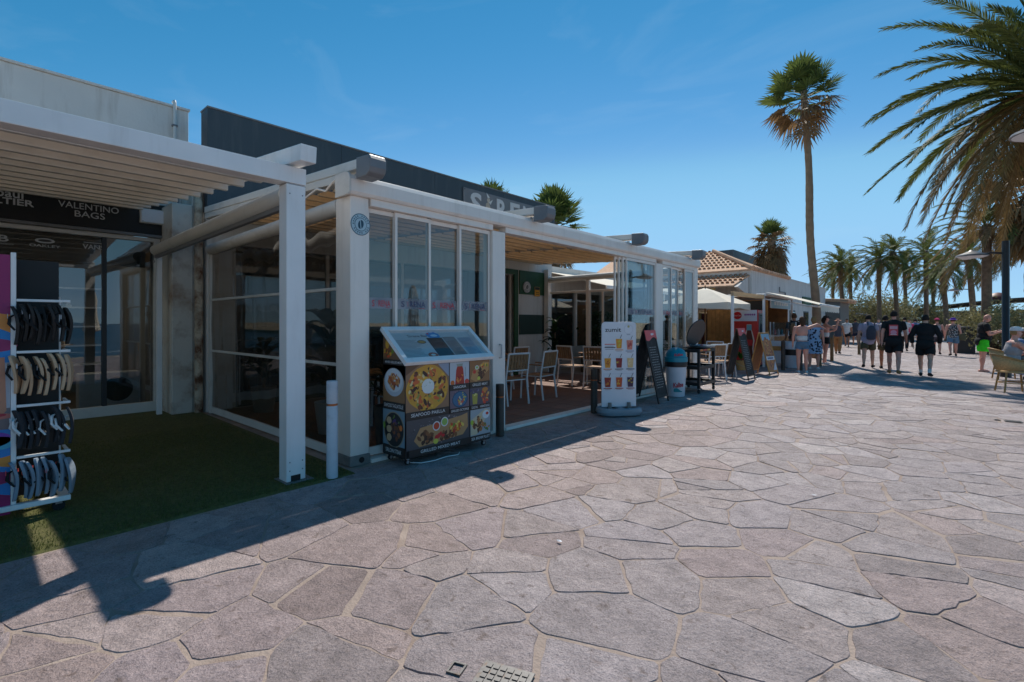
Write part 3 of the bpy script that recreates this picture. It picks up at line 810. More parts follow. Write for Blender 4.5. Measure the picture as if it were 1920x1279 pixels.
for a, b in ((3.23,4.9),(4.97,6.7),(6.77,8.5)):
    mm = MB(); mm.box(-9.396,-9.386,a,b,.02,2.849); mm.build('pane', 'glass', rb)
m = MB(); m.box(-15,-9.51,2.8,11.99,.001,.02); m.build('inner_floor', 'interior_floor', rb)
m = MB(); m.box(-13.1,-13,2.8,11.99,.02,3.29); m.build('inner_wall', 'interior_wall', rb)
m = MB(); m.box(-12.3,-11.7,4,9.5,.02,1.1); m.build('bar_counter', 'wood_dark', rb, bevel=.01)
# logo sign on fascia
sg = thing('sign_plate', (-9.17, 10, 4.4), 'grey steel plate lettered SIRENA on the charcoal fascia', 'sign')
m = MB(); m.box(-9.195,-9.165,8.43,12.0,4.02,4.90); pl = m.build('plate', 'grey_metal', sg, bevel=.003)
for k_, (ch, yc) in enumerate((('S',8.86),('R',9.80),('E',10.35),('N',10.92),('A',11.5))):
    lo = letters(pl, 'letter', ch, (-9.1645,0,0), SU, SV, yc, 4.30, .74, 'letter_grey', .40, .03)
pp = Print((-9.1645,0,.07), SU, SV); pp.k = 4
pp.poly([(9.26,4.2),(9.36,4.2),(9.40,4.45),(9.33,4.62),(9.22,4.55)], S(186,170,150)); pp.up(); pp.ell(9.32,4.66,.055,.06,S(206,190,170)); pp.poly([(9.30,4.66),(9.24,4.84),(9.36,4.74)], S(228,226,222)); pp.poly([(9.33,4.60),(9.48,4.70),(9.40,4.55)], S(214,210,204))
pp.build('emblem', pl)
m = MB()
for yy, zz in ((8.47,4.86),(8.47,4.06),(11.96,4.86),(11.96,4.06)): m.tube([(-9.1645,yy,zz),(-9.157,yy,zz)], .012, 8)
m.build('bolt', 'dark_metal', sg)
# round coffee sign and orange notice on the inner wall
def round_sign(name, o, u, v, r, ring, field, bean, label):
    t = thing(name, o, label, 'sign')
    P = Print(o, u, v, .0015); P.ell(0,0,r,r,ring,32); P.up(); P.ell(0,0,r*.93,r*.93,field,32); P.up(); P.ell(0,0,r*.62,r*.62,ring,32); P.up(); P.ell(0,0,r*.57,r*.57,field,32); P.up()
    P.ell(0,0,r*.28,r*.42,bean,20,rot=-.25); P.up(); P.poly([(-.03*r,-.4*r),(.05*r,-.4*r),(-.03*r,.4*r),(-.10*r,.4*r)], field)
    nn = 22
    for i in range(nn):
        a = 2*math.pi*i/nn
        if i % 6 == 0: continue
        P.ell(r*.77*math.cos(a), r*.77*math.sin(a), r*.05, r*.09, bean, 6, rot=a-1.57)
    m2 = MB(); nrm = Vector(u).cross(Vector(v)); ov = Vector(o)
    m2.tube([ov - nrm*.012, ov], r, 32); m2.build('disc', 'panel_white', t, smooth=True)
    P.build('print', t)
round_sign('coffee_sign', (-9.245,11.0,2.53), SU, SV, .17, S(90,88,86), S(216,212,206), S(52,44,40), 'round coffee bean sign on the green wall inside the terrace')
t = thing('notice', (-9.262,11.48,2.45), 'orange notice with dark top on the green wall inside the terrace', 'notice')
MB().box(-9.268,-9.255,11.36,11.60,2.28,2.56).build('board', 'ochre', t)
P = Print((-9.2545,0,0), SU, SV); P.rect(11.37,11.59,2.29,2.55,S(232,160,30)); P.up(); P.rect(11.37,11.59,2.47,2.55,S(40,38,36)); P.rect(11.41,11.55,2.33,2.35,S(60,40,20)); P.rect(11.41,11.55,2.38,2.40,S(60,40,20)); P.build('print', t)

# ================================================================== GLASS TERRACE
tr = thing('glass_terrace', (-6.9, 7.3, 0), 'white framed glass terrace with sliding panels built onto the restaurant', 'glass terrace')
floor = MB(); floor.box(-9.3,-4.58,2.80,11.95,.0015,.006); fl_ = floor.build('terrace_floor', 'mortar', tr)
t0 = None
for i in range(0, 15):            # brick red floor tiles
    for j in range(0, 20):
        if i == 0 and j % 2: pass
        if t0 is None: t0 = MB().box(-.148,.148,-.222,.222,0,.012).build('tile', 'floor_tile', fl_, w=False); o = t0
        else: o = t0.copy(); col.objects.link(o)
        o.location = (-9.14+.305*i - tr.location.x, 3.03+.455*j - tr.location.y + 0.0, .004)
def pst(name, x0, x1, y0, y1, z0, z1, mat='cream_metal', bev=.006): return MB().box(x0,x1,y0,y1,z0,z1).build(name, mat, tr, bevel=bev)
cp = pst('post', -4.95,-4.655, 2.70,2.915, .11,2.82)
MB().box(-4.97,-4.64,2.69,2.925,.004,.1095).build('footing', 'concrete', cp, bevel=.008)
m = MB(); m.tube([(-4.645,2.82,.06),(-4.632,2.82,.06)], .030, 14); m.build('drain_hole', 'sign_black', cp)
pst('post', -4.82,-4.64, 4.80,5.05, .004,2.745)
pst('post', -4.82,-4.64, 9.70,9.99, .004,2.745)
pst('post', -4.90,-4.64, 11.73,11.95, .004,2.82)
pst('post', -9.25,-9.10, 11.80,11.95, .02,3.1)
b = MB()
prof = [(-4.84,2.822),(-4.60,2.822),(-4.575,2.85),(-4.575,2.97),(-4.60,3.02),(-4.66,3.035),(-4.84,3.035)]
b.prism([(p[0],p[1]) for p in prof], (0,2.66,0), (1,0,0), (0,0,1), (0,1,0), 9.30); b.build('gutter_beam', 'cream_metal', tr, bevel=.004)
MB().prism([(p[0]+(.012 if p[0]>-4.7 else -.012),p[1]+(.012 if p[1]>2.9 else -.012)) for p in prof], (0,2.635,0), (1,0,0), (0,0,1), (0,1,0), .024).build('beam_end_cap', 'offwhite_metal', tr, bevel=.004)
pst('track', -4.77,-4.63, 2.93,4.7995, 2.745,2.8215, bev=.003); pst('track', -4.77,-4.63, 5.0505,9.6995, 2.745,2.8215, bev=.003); pst('track', -4.77,-4.63, 9.9905,11.7295, 2.745,2.8215, bev=.003)
pst('sill', -4.77,-4.62, 2.93,4.7995, .004,.045, bev=.004); pst('sill', -4.77,-4.62, 5.0505,9.6995, .004,.045, bev=.004); pst('sill', -4.77,-4.62, 9.9905,11.7295, .004,.045, bev=.004)
def band(y0, y1, x, c, parent):
    MB().box(x+.0005,x+.0012,y0,y1,1.655,1.775).build('film_band', 'band_film', parent)
    P = Print((x+.0013,0,0), SU, SV, .0006); mid = (y0+y1)/2; w_ = (y1-y0)
    P.text('S', mid-w_*.33, 1.68, .095, c, w_*.11, .02); P.text('RENA', mid+w_*.14, 1.68, .095, c, w_*.52, .02)
    P.poly([(mid-w_*.2,1.68),(mid-w_*.17,1.68),(mid-w_*.15,1.735),(mid-w_*.21,1.745)], S(150,120,130)); P.rect(mid+w_*.18,mid+w_*.38,1.662,1.67,S(160,60,80))
    P.build('film_lettering', parent)
def panel(y0, y1, x, lab=None, st=.032):
    f = MB(); f.box(x-.016,x+.016,y0,y0+st,.06,2.74); f.box(x-.016,x+.016,y1-st,y1,.06,2.74)
    f.box(x-.0155,x+.0155,y0+st,y1-st,.06,.15); f.box(x-.0155,x+.0155,y0+st,y1-st,2.69,2.74)
    fr = f.build('sliding_panel', 'cream_metal', tr, bevel=.003)
    MB().box(x-.005,x+.005,y0+st,y1-st,.1502,2.6898).build('pane', 'glass', fr)
    if lab is not None: band(y0+st+.004, y1-st-.004, x+.0055, lab, fr)
    MB().box(x-.018,x+.018,y1-.05,y1+.004,2.741,2.7448).build('roller_stop', 'sign_black', fr)
    return fr
RED = S(190,44,60); NAVY = S(44,50,90)
panel(2.93, 3.30, -4.735, RED); panel(3.27, 3.78, -4.70, NAVY); panel(3.75, 4.27, -4.735, RED); lastp = panel(4.24, 4.79, -4.70, NAVY)
m = MB(); m.tube([(-4.636,4.93,1.02),(-4.60,4.93,1.02),(-4.60,4.93,1.2),(-4.636,4.93,1.2)], .010, 8); m.build('door_handle', 'steel', tr, smooth=True)
for i, y in enumerate((8.18, 8.27, 8.36, 8.45)):
    panel(y, y+1.22, -4.75+.034*i if i < 3 else -4.655, NAVY if i == 3 else None)
panel(10.0, 10.48, -4.66, RED); panel(10.44, 10.92, -4.70, NAVY); panel(10.88, 11.34, -4.735, RED); panel(11.2, 11.70, -4.66, None)
# near side: clear roll-down screen
m = MB(); m.tube([(-9.14,2.775,2.70),(-4.96,2.775,2.76)], .088, 18); m.build('screen_roller', 'offwhite_metal', tr, smooth=True)
m = MB(); m.bar((-9.12,2.775,.01),(-9.12,2.775,2.70),.06,.06,up=(1,0,0)); m.build('screen_post', 'offwhite_metal', tr, bevel=.004)
for z, h_ in ((1.87,.035),(1.04,.035),(.075,.10)):
    m = MB(); m.box(-9.085,-4.955,2.755,2.795,z-h_/2,z+h_/2); m.build('screen_bar', 'offwhite_metal', tr, bevel=.006)
for z0, z1 in ((.126,1.022),(1.058,1.852),(1.888,2.64)):
    m = MB()
    N = 26
    o = []; 
    for i in range(N+1):
        x = -9.085 + (4.13)*i/N
        for z in (z0, (z0+z1)/2, z1):
            wv = .012*math.sin(i*1.9+z*3) * (1 if z == (z0+z1)/2 else .2) + .008*math.sin(i*.7)
            o.append((x, 2.775+wv, z))
    m.add(o, [(i*3+j,(i+1)*3+j,(i+1)*3+j+1,i*3+j+1) for i in range(N) for j in range(2)]); m.build('clear_screen', 'pvc', tr, smooth=True)
# far side wall: frame, roller and panes
m = MB(); m.tube([(-9.1,11.87,2.78),(-4.95,11.87,2.80)], .085, 16); m.build('screen_roller', 'offwhite_metal', tr, smooth=True)
for x in (-7.72, -6.75): pst('post', x-.05,x+.05, 11.82,11.92, .02,2.70)
pst('screen_bar', -9.05,-4.92, 11.84,11.90, 2.36,2.42)
for a, b in ((-7.66,-7.24),(-7.24,-6.82)):
    f = MB(); f.box(a,a+.03,11.85,11.88,.02,2.355); f.box(b-.03,b,11.85,11.88,.02,2.355); f.box(a+.03,b-.03,11.8505,11.8795,.02,.1); fr = f.build('sliding_panel', 'cream_metal', tr)
    MB().box(a+.03,b-.03,11.86,11.87,.1005,2.355).build('pane', 'glass', fr)
# roof rails with grey end caps, pleated fabric between the first three
RK = .051
def railz(x): return 3.012 + (-4.3 - x)*RK
for y in (2.78, 5.62, 8.52, 11.38):
    m = MB(); m.bar((-9.2,y,railz(-9.2)+.09),(-4.52,y,railz(-4.52)+.09),.17,.10); rl = m.build('roof_rail', 'offwhite_metal', tr, bevel=.008)
    m = MB(); m.bar((-9.2,y,railz(-9.2)-.004),(-4.87,y,railz(-4.87)-.004),.15,.085); m.build('lower_rail', 'offwhite_metal', rl, bevel=.006)
    pr = [(-4.525,-.06),(-4.34,-.06),(-4.285,-.03),(-4.265,.02),(-4.265,.10),(-4.29,.145),(-4.525,.158)]
    m = MB(); m.prism([(p[0], p[1]+railz(-4.4)) for p in pr], (0,y-.095,0), (1,0,0), (0,0,1), (0,1,0), .19); m.build('end_cap', 'grey_metal', rl, bevel=.012)
    m = MB(); m.box(-4.66,-4.62,y-.03,y+.03,3.036,3.048); m.build('rail_bracket', 'steel', rl)
for (y0, y1) in ((2.87,5.53),(5.71,8.43),(8.61,11.29)):
    x = -4.95
    while x > -9.1:
        z = railz(x)
        m = MB(); m.bar((x,y0,z-.03),(x,y1,z-.03),.05,.075); m.build('slat', 'slat_cream', tr, bevel=.004)
        m = MB(); a = (x-.026,z+.012); bb = (x-.36, z+.075)
        m.add([(a[0],y0,a[1]),(a[0],y1,a[1]),(bb[0],y1,bb[1]),(bb[0],y0,bb[1]),(a[0],y0,a[1]+.006),(a[0],y1,a[1]+.006),(bb[0],y1,bb[1]+.006),(bb[0],y0,bb[1]+.006)],
              [(0,3,2,1),(4,5,6,7),(0,1,5,4),(1,2,6,5),(2,3,7,6),(3,0,4,7)]); m.build('roof_fabric', 'fabric_tan', tr)
        x -= .36
# loose white cable under the first rail
m = MB(); m.tube([(-5.9,2.66,2.98),(-5.6,2.665,2.93),(-5.3,2.665,2.99),(-5.1,2.665,2.93),(-4.95,2.665,3.0),(-4.86,2.665,3.02)], .012, 8); m.build('cable', 'cream_metal', tr, smooth=True)
round_sign('coffee_sticker', (-4.652,2.815,2.53), SU, SV, .115, S(34,84,104), S(178,200,208), S(30,70,90), 'round blue coffee bean sticker on the white corner post of the terrace')

# ================================================================== NEIGHBOUR BAR beyond the terrace
nbr = thing('neighbour_bar', (-9.8,18,0), 'low cream bar building with dark windows seen through the open terrace', 'bar')
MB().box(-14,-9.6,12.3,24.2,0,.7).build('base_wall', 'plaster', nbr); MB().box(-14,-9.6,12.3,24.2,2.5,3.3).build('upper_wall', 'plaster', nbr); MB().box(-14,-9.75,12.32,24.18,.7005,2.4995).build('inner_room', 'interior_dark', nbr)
for k in range(7):
    y = 12.35 + 1.66*k; MB().box(-9.74,-9.62,y,y+.09,.7,2.5).build('mullion', 'white_metal', nbr, bevel=.004)
    if k < 6: MB().box(-9.70,-9.69,y+.09,y+1.66,.7,2.5).build('pane', 'glass', nbr)
MB().add([(-9.6,12.4,3.1),(-9.6,20,3.1),(-7.4,20,2.55),(-7.4,12.4,2.55),(-9.6,12.4,3.115),(-9.6,20,3.115),(-7.4,20,2.565),(-7.4,12.4,2.565)], [(0,3,2,1),(4,5,6,7),(0,1,5,4),(1,2,6,5),(2,3,7,6),(3,0,4,7)]).build('awning', 'fabric_cream', nbr)
MB().bar((-7.42,12.35,2.52),(-7.42,20.05,2.52),.06,.10).build('awning_bar', 'white_metal', nbr, bevel=.006)
for y in (13.2, 16.0, 19.0): MB().box(-7.46,-7.38,y,y+.08,0,2.47).build('awning_post', 'white_metal', nbr, bevel=.004)
hedge = MB(); rh = random.Random(77)
for _ in range(2600):
    p = Vector((-8.1+rh.gauss(0,.16), 12.6+3.6*rh.random(), .55+1.3*rh.random()**1.2)); u = Vector((rh.gauss(0,1),rh.gauss(0,1),rh.gauss(0,1))).normalized(); v = u.cross(Vector((rh.gauss(0,1),rh.gauss(0,1),1))).normalized(); l_ = .05+.05*rh.random()
    hedge.add([p-u*l_, p+v*l_*.45, p+u*l_, p-v*l_*.45], [(0,1,2,3)])
ph_ = thing('planter_hedge', (-8.1,14.4,0), 'dark leafy hedge in a long planter beyond the terrace', 'planter'); MB().box(-8.4,-7.8,12.5,16.3,.01,.55).build('trough', 'wood_dark', ph_, bevel=.01); hedge.build('foliage', 'leaf_dark', ph_)

rp_ = random.Random(9)
for (x, y, lb) in ((-2.0,2.72,'tiny white paper scrap on the paving in front of the menu cart'),(-.9,4.9,'tiny white paper scrap on the sunny paving at centre right')):
    m = MB(); n_ = 7; m.add([(.022*math.cos(6.28*i/n_)*(.6+.6*rp_.random()), .016*math.sin(6.28*i/n_)*(.6+.6*rp_.random()), .004+.008*rp_.random()) for i in range(n_)]+[(0,0,.012)], [(i,(i+1)%n_,n_) for i in range(n_)])
    o = m.build('paper_scrap', 'panel_white'); o.location = (x,y,.012); tag(o, lb, 'paper scrap')
# ================================================================== FLIP-FLOP RACK
rk = thing('display_rack', (-5.3, .3, .012), 'white wheeled shop rack with colourful printed side panel, hung with flip-flops', 'display rack')
RX = -5.3
m = MB(); m.box(RX-.03,RX+.03,-.45,.60,.085,.125); m.box(RX-.5,RX-.44,-.45,.60,.085,.125); m.box(RX-.4399,RX-.0301,.54,.599,.088,.122); m.build('base_frame', 'white_metal', rk, bevel=.005)
m = MB(); m.box(RX-.022,RX+.008,.262,.292,.126,2.03); m.build('upright', 'white_metal', rk, bevel=.004)
m = MB(); m.box(RX-.485,RX-.455,.56,.59,.126,1.72); m.build('upright', 'white_metal', rk, bevel=.004)
m = MB(); m.box(RX-.26,RX-.235,-.40,.555,.126,2.0); m.build('back_panel', 'sign_black', rk)
for yy in (.53, -.40):
    for xx in (RX, RX-.47):
        w_ = MB(); w_.tube([(xx-.018,yy,.052),(xx+.018,yy,.052)], .038, 16); wo = w_.build('caster', 'rubber', rk, smooth=True)
        MB().box(xx-.026,xx+.026,yy-.02,yy+.02,.07,.0845).build('fork', 'steel', wo)
m = MB(); m.box(RX-.012,RX-.002,-.55,.26,.06,2.01); sp = m.build('side_panel', 'panel_white', rk)
P = Print((RX-.0018,0,0), SU, SV); MAG = S(150,30,96); BLU = S(24,130,200); ORG = S(222,140,60)
P.rect(-.55,.26,.06,2.01,MAG); P.up()
def wave(y0, amp, ph, n=18): return [(-.55+.81*i/n, y0+amp*math.sin(ph+i*.55)) for i in range(n+1)]
P.poly(wave(1.62,.06,1.2)+[(.26,.42),(-.55,.42)], ORG); P.up()
P.poly(wave(1.46,.05,.3)+[(.26,.42),(-.55,.42)], BLU); P.up(); P.ell(.17,1.33,.13,.05,MAG); P.ell(-.2,1.36,.16,.06,MAG); P.up()
P.rect(-.55,.26,.70,1.20,S(176,176,184)); P.up(); P.rect(-.55,.26,.70,.86,S(120,108,110)); P.up()
for xx in (.20,.02,-.2):
    P.poly([(xx-.05,1.24),(xx+.03,1.24),(xx+.04,.84),(xx+.01,.80),(xx-.04,.86)], S(196,132,104)); P.ell(xx,.80,.075,.022,S(196,110,100))
P.up(); P.ell(.2,.81,.04,.012,S(180,40,60)); P.ell(.14,.63,.13,.06,S(120,60,170)); P.ell(.2,.60,.09,.05,S(60,170,200)); P.poly(wave(.52,.03,2.0)+[(.26,.06),(-.55,.06)], ORG); P.up(); P.poly(wave(.44,.03,.6)+[(.26,.06),(-.55,.06)], BLU); P.up(); P.ell(.16,.34,.14,.05,MAG); P.poly(wave(.22,.03,.2)+[(.26,.06),(-.55,.06)], MAG)
P.build('panel_print', sp)
rails = (1.67, 1.275, .865, .475)
for z in rails:
    m = MB(); m.box(RX-.01,RX+.01,.293,.60,z-.01,z+.01); m.box(RX-.24,RX-.0101,.575,.595,z-.009,z+.009); m.build('rail', 'white_metal', rk, bevel=.003)
def flip_flop(sole, strap, scale=1.0):
    t = bpy.data.objects.new('flip_flop', None); col.objects.link(t)
    L = .26*scale; n = 14; top = []; 
    mb = MB(); out = []
    prof = []
    for i in range(n):                 # outline of a sole
        a = math.pi*i/(n-1); yy = -math.cos(a)*L/2
        w_ = (.036 + .010*math.sin((yy/L+.1)*4.2))*math.sin(a)**.45 if 0 < i < n-1 else .004
        prof.append((w_, yy))
    th = .020
    vsx = []; fs = []
    for i, (w_, yy) in enumerate(prof):
        bend = .035*((yy/L*2)**2) * (1 if yy > 0 else .45)
        vsx += [(-w_, yy, bend), (w_, yy, bend), (w_, yy, bend+th), (-w_, yy, bend+th)]
    for i in range(n-1):
        for j in range(4): fs.append((i*4+j, i*4+(j+1)%4, (i+1)*4+(j+1)%4, (i+1)*4+j))
    fs += [(0,1,2,3), ((n-1)*4,(n-1)*4+3,(n-1)*4+2,(n-1)*4+1)]
    mb.add(vsx, fs); mb.build('sole', sole, t, w=False, bevel=.003)
    s_ = MB()
    for sx in (-1, 1):
        s_.tube([(0,L*.27,th+.012),(sx*.012,L*.22,th+.035),(sx*.032,L*.05,th+.04),(sx*.040,-L*.12,th+.005)], [.005,.008,.009,.007], 6)
    s_.build('strap', strap, t, w=False, smooth=True)
    MB().box(-.014,.014,L*.18,L*.30,th+.046,th+.048).build('price_tag', 'coral' if sole == 'sole_grey' else 'panel_white', t, w=False)
    return t
ffs = {0: ('sign_black', 'cloth_black'), 1: ('skin_tan2', 'cloth_black'), 2: ('cloth_charcoal', 'cloth_white'), 3: ('sole_grey', 'cloth_black')}
pmat('skin_tan2', S(206,170,136), .7, var=.08); pmat('sole_grey', S(132,146,160), .7, var=.08)
rf = random.Random(11)
desc = ('black flip-flop hanging from the top rail of the rack', 'beige flip-flop hanging from the second rail of the rack', 'dark flip-flop with white strap on the third rail', 'grey soled flip-flop hanging from the lowest rail of the rack')
gname = ('flip-flops on the top rail', 'flip-flops on the second rail', 'flip-flops on the third rail', 'flip-flops on the lowest rail')
for r_, z in enumerate(rails):
    proto = flip_flop(*ffs[r_], 1.12)
    for k in range(8):
        t = proto if k == 0 else copy_tree(proto)
        yy = .312 + k*.042 + rf.uniform(-.012,.012)
        t.location = (RX + .03 + rf.random()*.02 + 0, yy, z - .155 - rf.random()*.04)
        # sole plane upright, edge mostly to the walk
        t.rotation_euler = (R(90), R(0), 0)
        t.rotation_mode = 'XYZ'
        mtx = Matrix.Rotation(R(-30 + rf.random()*48), 4, 'Z') @ Matrix.Rotation(R(-10 + 20*rf.random()), 4, 'Y') @ Matrix.Rotation(R(90), 4, 'X')
        t.rotation_euler = mtx.to_euler()
        tag(t, desc[r_] + ', ' + ['nearest the printed panel','second from the panel','third from the panel','fourth from the panel','fifth from the panel','third from the open end','second from the open end','at the open end'][k], 'flip-flop', gname[r_])

# ================================================================== BOLLARDS
def bollard(loc, h, r, mat, ring, label, grp=None, dome=False):
    t = thing('bollard', loc, label, 'bollard', grp)
    pr = [(r*1.04,0),(r,.01),(r,h*.76),(r,h*.761)]
    MB().lathe([(r*1.02,0),(r,.02),(r,h*.735),(r*.93,h*.742),(r*.93,h*.768),(r,h*.775),(r,h-.012),(r*.93,h)], n=20).build('shaft', mat, t, w=False, smooth=True)
    MB().lathe([(r*.945,h*.744),(r*.96,h*.755),(r*.945,h*.766)], n=20).build('ring', ring, t, w=False, smooth=True)
    return t
bollard((-4.47,2.40,.01), .93, .053, 'bollard_white', 'copper', 'white steel bollard with copper ring beside the pergola post')
bollard((-4.47,4.76,.01), .68, .055, 'bollard_dark', 'copper', 'dark rusty bollard beside the food menu cart')
bollard((-4.44,7.0,.01), .72, .055, 'bollard_dark', 'copper', 'dark rusty bollard beside the white juice sign')
for (x, y), lb, mt in (((-4.02,17.3),'dark bollard in front of the white kiosk bin','bollard_dark'), ((-3.60,17.6),'dark bollard standing behind the legs of the person in denim shorts','bollard_dark'),
                   ((-3.45,19.7),'brown bollard beside the person in the floral dress','bollard_wood'), ((-3.55,22.6),'pale wooden bollard beside the person in black shorts','bollard_wood'), ((-3.33,28.1),'wooden bollard left of the person with the sling bag','bollard_wood')):
    bollard((x,y,0), .92, .06, mt, mt, lb)

# ================================================================== MENU CART
mc = thing('menu_cart', (-4.40, 3.68, .012), 'wheeled menu display cart covered with food photographs, sloping glazed top', 'menu cart')
x0, x1, y0, y1 = -4.62, -4.22, 3.07, 4.31
m = MB(); m.prism([(x0,.085),(x1,.085),(x1,1.075),(x0,1.40)], (0,y0,0), (1,0,0), (0,0,1), (0,1,0), y1-y0); cb = m.build('cabinet', 'sign_black', mc, bevel=.003)
sl = Vector((x1-x0,0,1.075-1.40)); sl.normalize(); sn = Vector((-sl.z,0,sl.x)); 
def slab(a, b, c, d, h0, h1):   # a..b along slope, c..d along Y, h above the slope plane
    o = Vector((x0,0,1.40)); q = []
    for h in (h0, h1):
        for (s_, y_) in ((a,c),(b,c),(b,d),(a,d)): q.append(o + sl*s_ + Vector((0,y_,0)) + sn*h)
    return q, [(0,3,2,1),(4,5,6,7),(0,1,5,4),(1,2,6,5),(2,3,7,6),(3,0,4,7)]
LS = math.hypot(x1-x0, .325)
m = MB(); m.add(*slab(-.03,.03,y0-.03,y1+.03,.001,.05)); m.add(*slab(LS-.035,LS+.035,y0-.03,y1+.03,.001,.05)); m.add(*slab(.0302,LS-.0352,y0-.03,y0+.025,.001,.0495)); m.add(*slab(.0302,LS-.0352,y1-.025,y1+.03,.001,.0495)); m.build('lid_frame', 'white_metal', mc, bevel=.004)
m = MB(); m.add(*slab(.031,LS-.036,y0+.026,y1-.026,.002,.006)); m.build('menu_board', 'panel_white', mc)
m = MB(); m.add(*slab(.031,LS-.036,y0+.026,y1-.026,.034,.038)); m.build('glazing', 'glass_clear', mc)
# menu sheet print: x along Y, y up the slope
P = Print(Vector((x0,0,1.40)) + sl*LS + sn*.0062, (0,1,0), -sl, .0004)
P.rect(y0+.03,y1-.03,.045,LS-.04,S(206,204,202)); P.up()
P.text('Sirena Bar', 3.47, LS-.11, .055, S(60,56,60), .28, .01)
P.ell(3.70,LS-.085,.09,.055,S(60,150,210),16,rag=.4,rng=rf); P.up(); P.ell(3.71,LS-.09,.05,.02,S(200,226,240)); P.rect(3.62,3.65,LS-.07,LS-.045,S(200,50,50))
P.rect(3.57,3.80,.05,LS-.13,S(40,38,40)); P.rect(3.81,4.0,.05,LS-.12,S(152,140,136)); P.rect(4.03,4.24,.05,LS-.14,S(160,168,178)); P.up()
for k in range(15): P.rect(3.14,3.14+.2+.1*rf.random(),.07+k*.02,.075+k*.02,S(110,110,114))
for k in range(13):
    P.rect(3.83,3.83+.08+.07*rf.random(),.07+k*.02,.074+k*.02,S(90,84,84)); P.rect(4.05,4.05+.08+.09*rf.random(),.07+k*.019,.074+k*.019,S(80,90,104))
P.ell(3.47,.32,.06,.03,S(60,40,24)); P.up(); P.ell(3.47,.32,.05,.02,S(190,150,80)); P.ell(3.50,.10,.07,.04,S(190,90,40)); P.up(); P.ell(3.50,.10,.03,.016,S(228,224,214))
P.build('menu_sheet', mc)
# food photographs
fr_ = random.Random(4)
GRILL = [S(88,52,34),S(110,66,40),S(64,38,28),S(140,84,48)]; VEG = [S(220,160,40),S(206,80,40),S(120,140,50),S(232,196,90),S(180,60,40)]
PAELLA = [S(214,150,50),S(206,96,50),S(90,48,34),S(226,206,150),S(232,176,60),S(120,60,40),S(150,150,70)]
STONE = [S(90,90,96),S(120,118,122),S(64,64,70),S(140,132,136)]
WHT = S(222,222,222); CAP = S(44,38,36)
def photo(P, x0, x1, y0, y1, bg, cap, capsize, capw):
    P.rect(x0,x1,y0,y1,bg); P.up()
def caption(P, x0, x1, y0, y1, t, w_):
    P.k += 8; P.rect(x0,x1,y0,y1,CAP); P.up(); P.text(t,(x0+x1)/2,y0+(y1-y0)*.28,(y1-y0)*.66,WHT,w_,.005); P.k -= 9
F = Print((x1+.0005,0,0), SU, SV, .0003); f0, f1 = y0, y1
F.rect(f0,f1,.09,1.06,S(40,36,36)); F.up()
# paella
F.rect(f0+.005,3.66,.56,1.05,S(150,112,84)); F.up(); F.poly([(f0+.005,.95),(3.25,1.05),(f0+.005,1.05)], S(110,76,52)); F.poly([(3.5,1.05),(3.66,1.05),(3.66,.9)], S(150,160,180)); F.up()
F.ell(3.365,.80,.285,.245,S(214,156,54),30,rag=.05,rng=fr_); F.up(); F.scatter(3.365,.80,.26,.22,170,PAELLA,.014,.034,fr_)
for k in range(14):
    a = k*.449; F.ell(3.365+.18*math.cos(a),.80+.155*math.sin(a),.045,.02,[S(216,104,52),S(70,40,32),S(222,150,60)][k%3],10,rot=a+.6,rag=.2,rng=fr_)
F.up(); F.ell(3.365,.815,.085,.08,S(226,228,224),18,rag=.1,rng=fr_); F.up(); F.scatter(3.365,.815,.06,.06,10,[S(190,200,170),S(240,240,236)],.004,.01,fr_)
caption(F, f0+.005,3.66,.49,.565,'SEAFOOD PAELLA',.46)
# sangria
F.rect(3.67,3.965,.80,1.05,S(190,196,204)); F.up(); F.poly([(3.75,.80),(3.89,.80),(3.875,.96),(3.86,1.0),(3.78,1.0),(3.765,.96)], S(176,50,36)); F.poly([(3.78,1.0),(3.86,1.0),(3.87,1.03),(3.77,1.03)], S(150,160,150)); F.up()
F.scatter(3.82,.88,.05,.07,16,[S(206,70,50),S(150,30,26),S(220,130,60)],.008,.018,fr_); F.ell(3.71,.82,.03,.028,S(214,110,50)); F.ell(3.93,.82,.035,.03,S(200,70,60)); F.rect(3.90,3.91,.88,.99,S(150,154,160))
caption(F, 3.67,3.965,.735,.80,'SANGRIA',.19)
# grilled meat
F.rect(3.975,f1-.005,.80,1.05,S(150,104,64)); F.up(); F.poly([(3.99,.84),(4.08,.80),(4.29,.93),(4.295,1.02),(4.2,1.03),(4.02,.93)], S(190,142,88)); F.up(); F.scatter(4.15,.90,.09,.05,30,GRILL,.012,.028,fr_); F.scatter(4.22,1.0,.06,.03,12,VEG,.01,.02,fr_)
F.ell(4.09,.97,.03,.024,WHT); F.ell(4.05,.92,.026,.022,S(206,60,46)); F.up(); F.ell(4.09,.97,.02,.016,S(150,180,90)); F.ell(4.12,.84,.024,.022,S(206,200,80)); caption(F, 3.975,f1-.005,.735,.80,'GRILLED MEAT',.25)
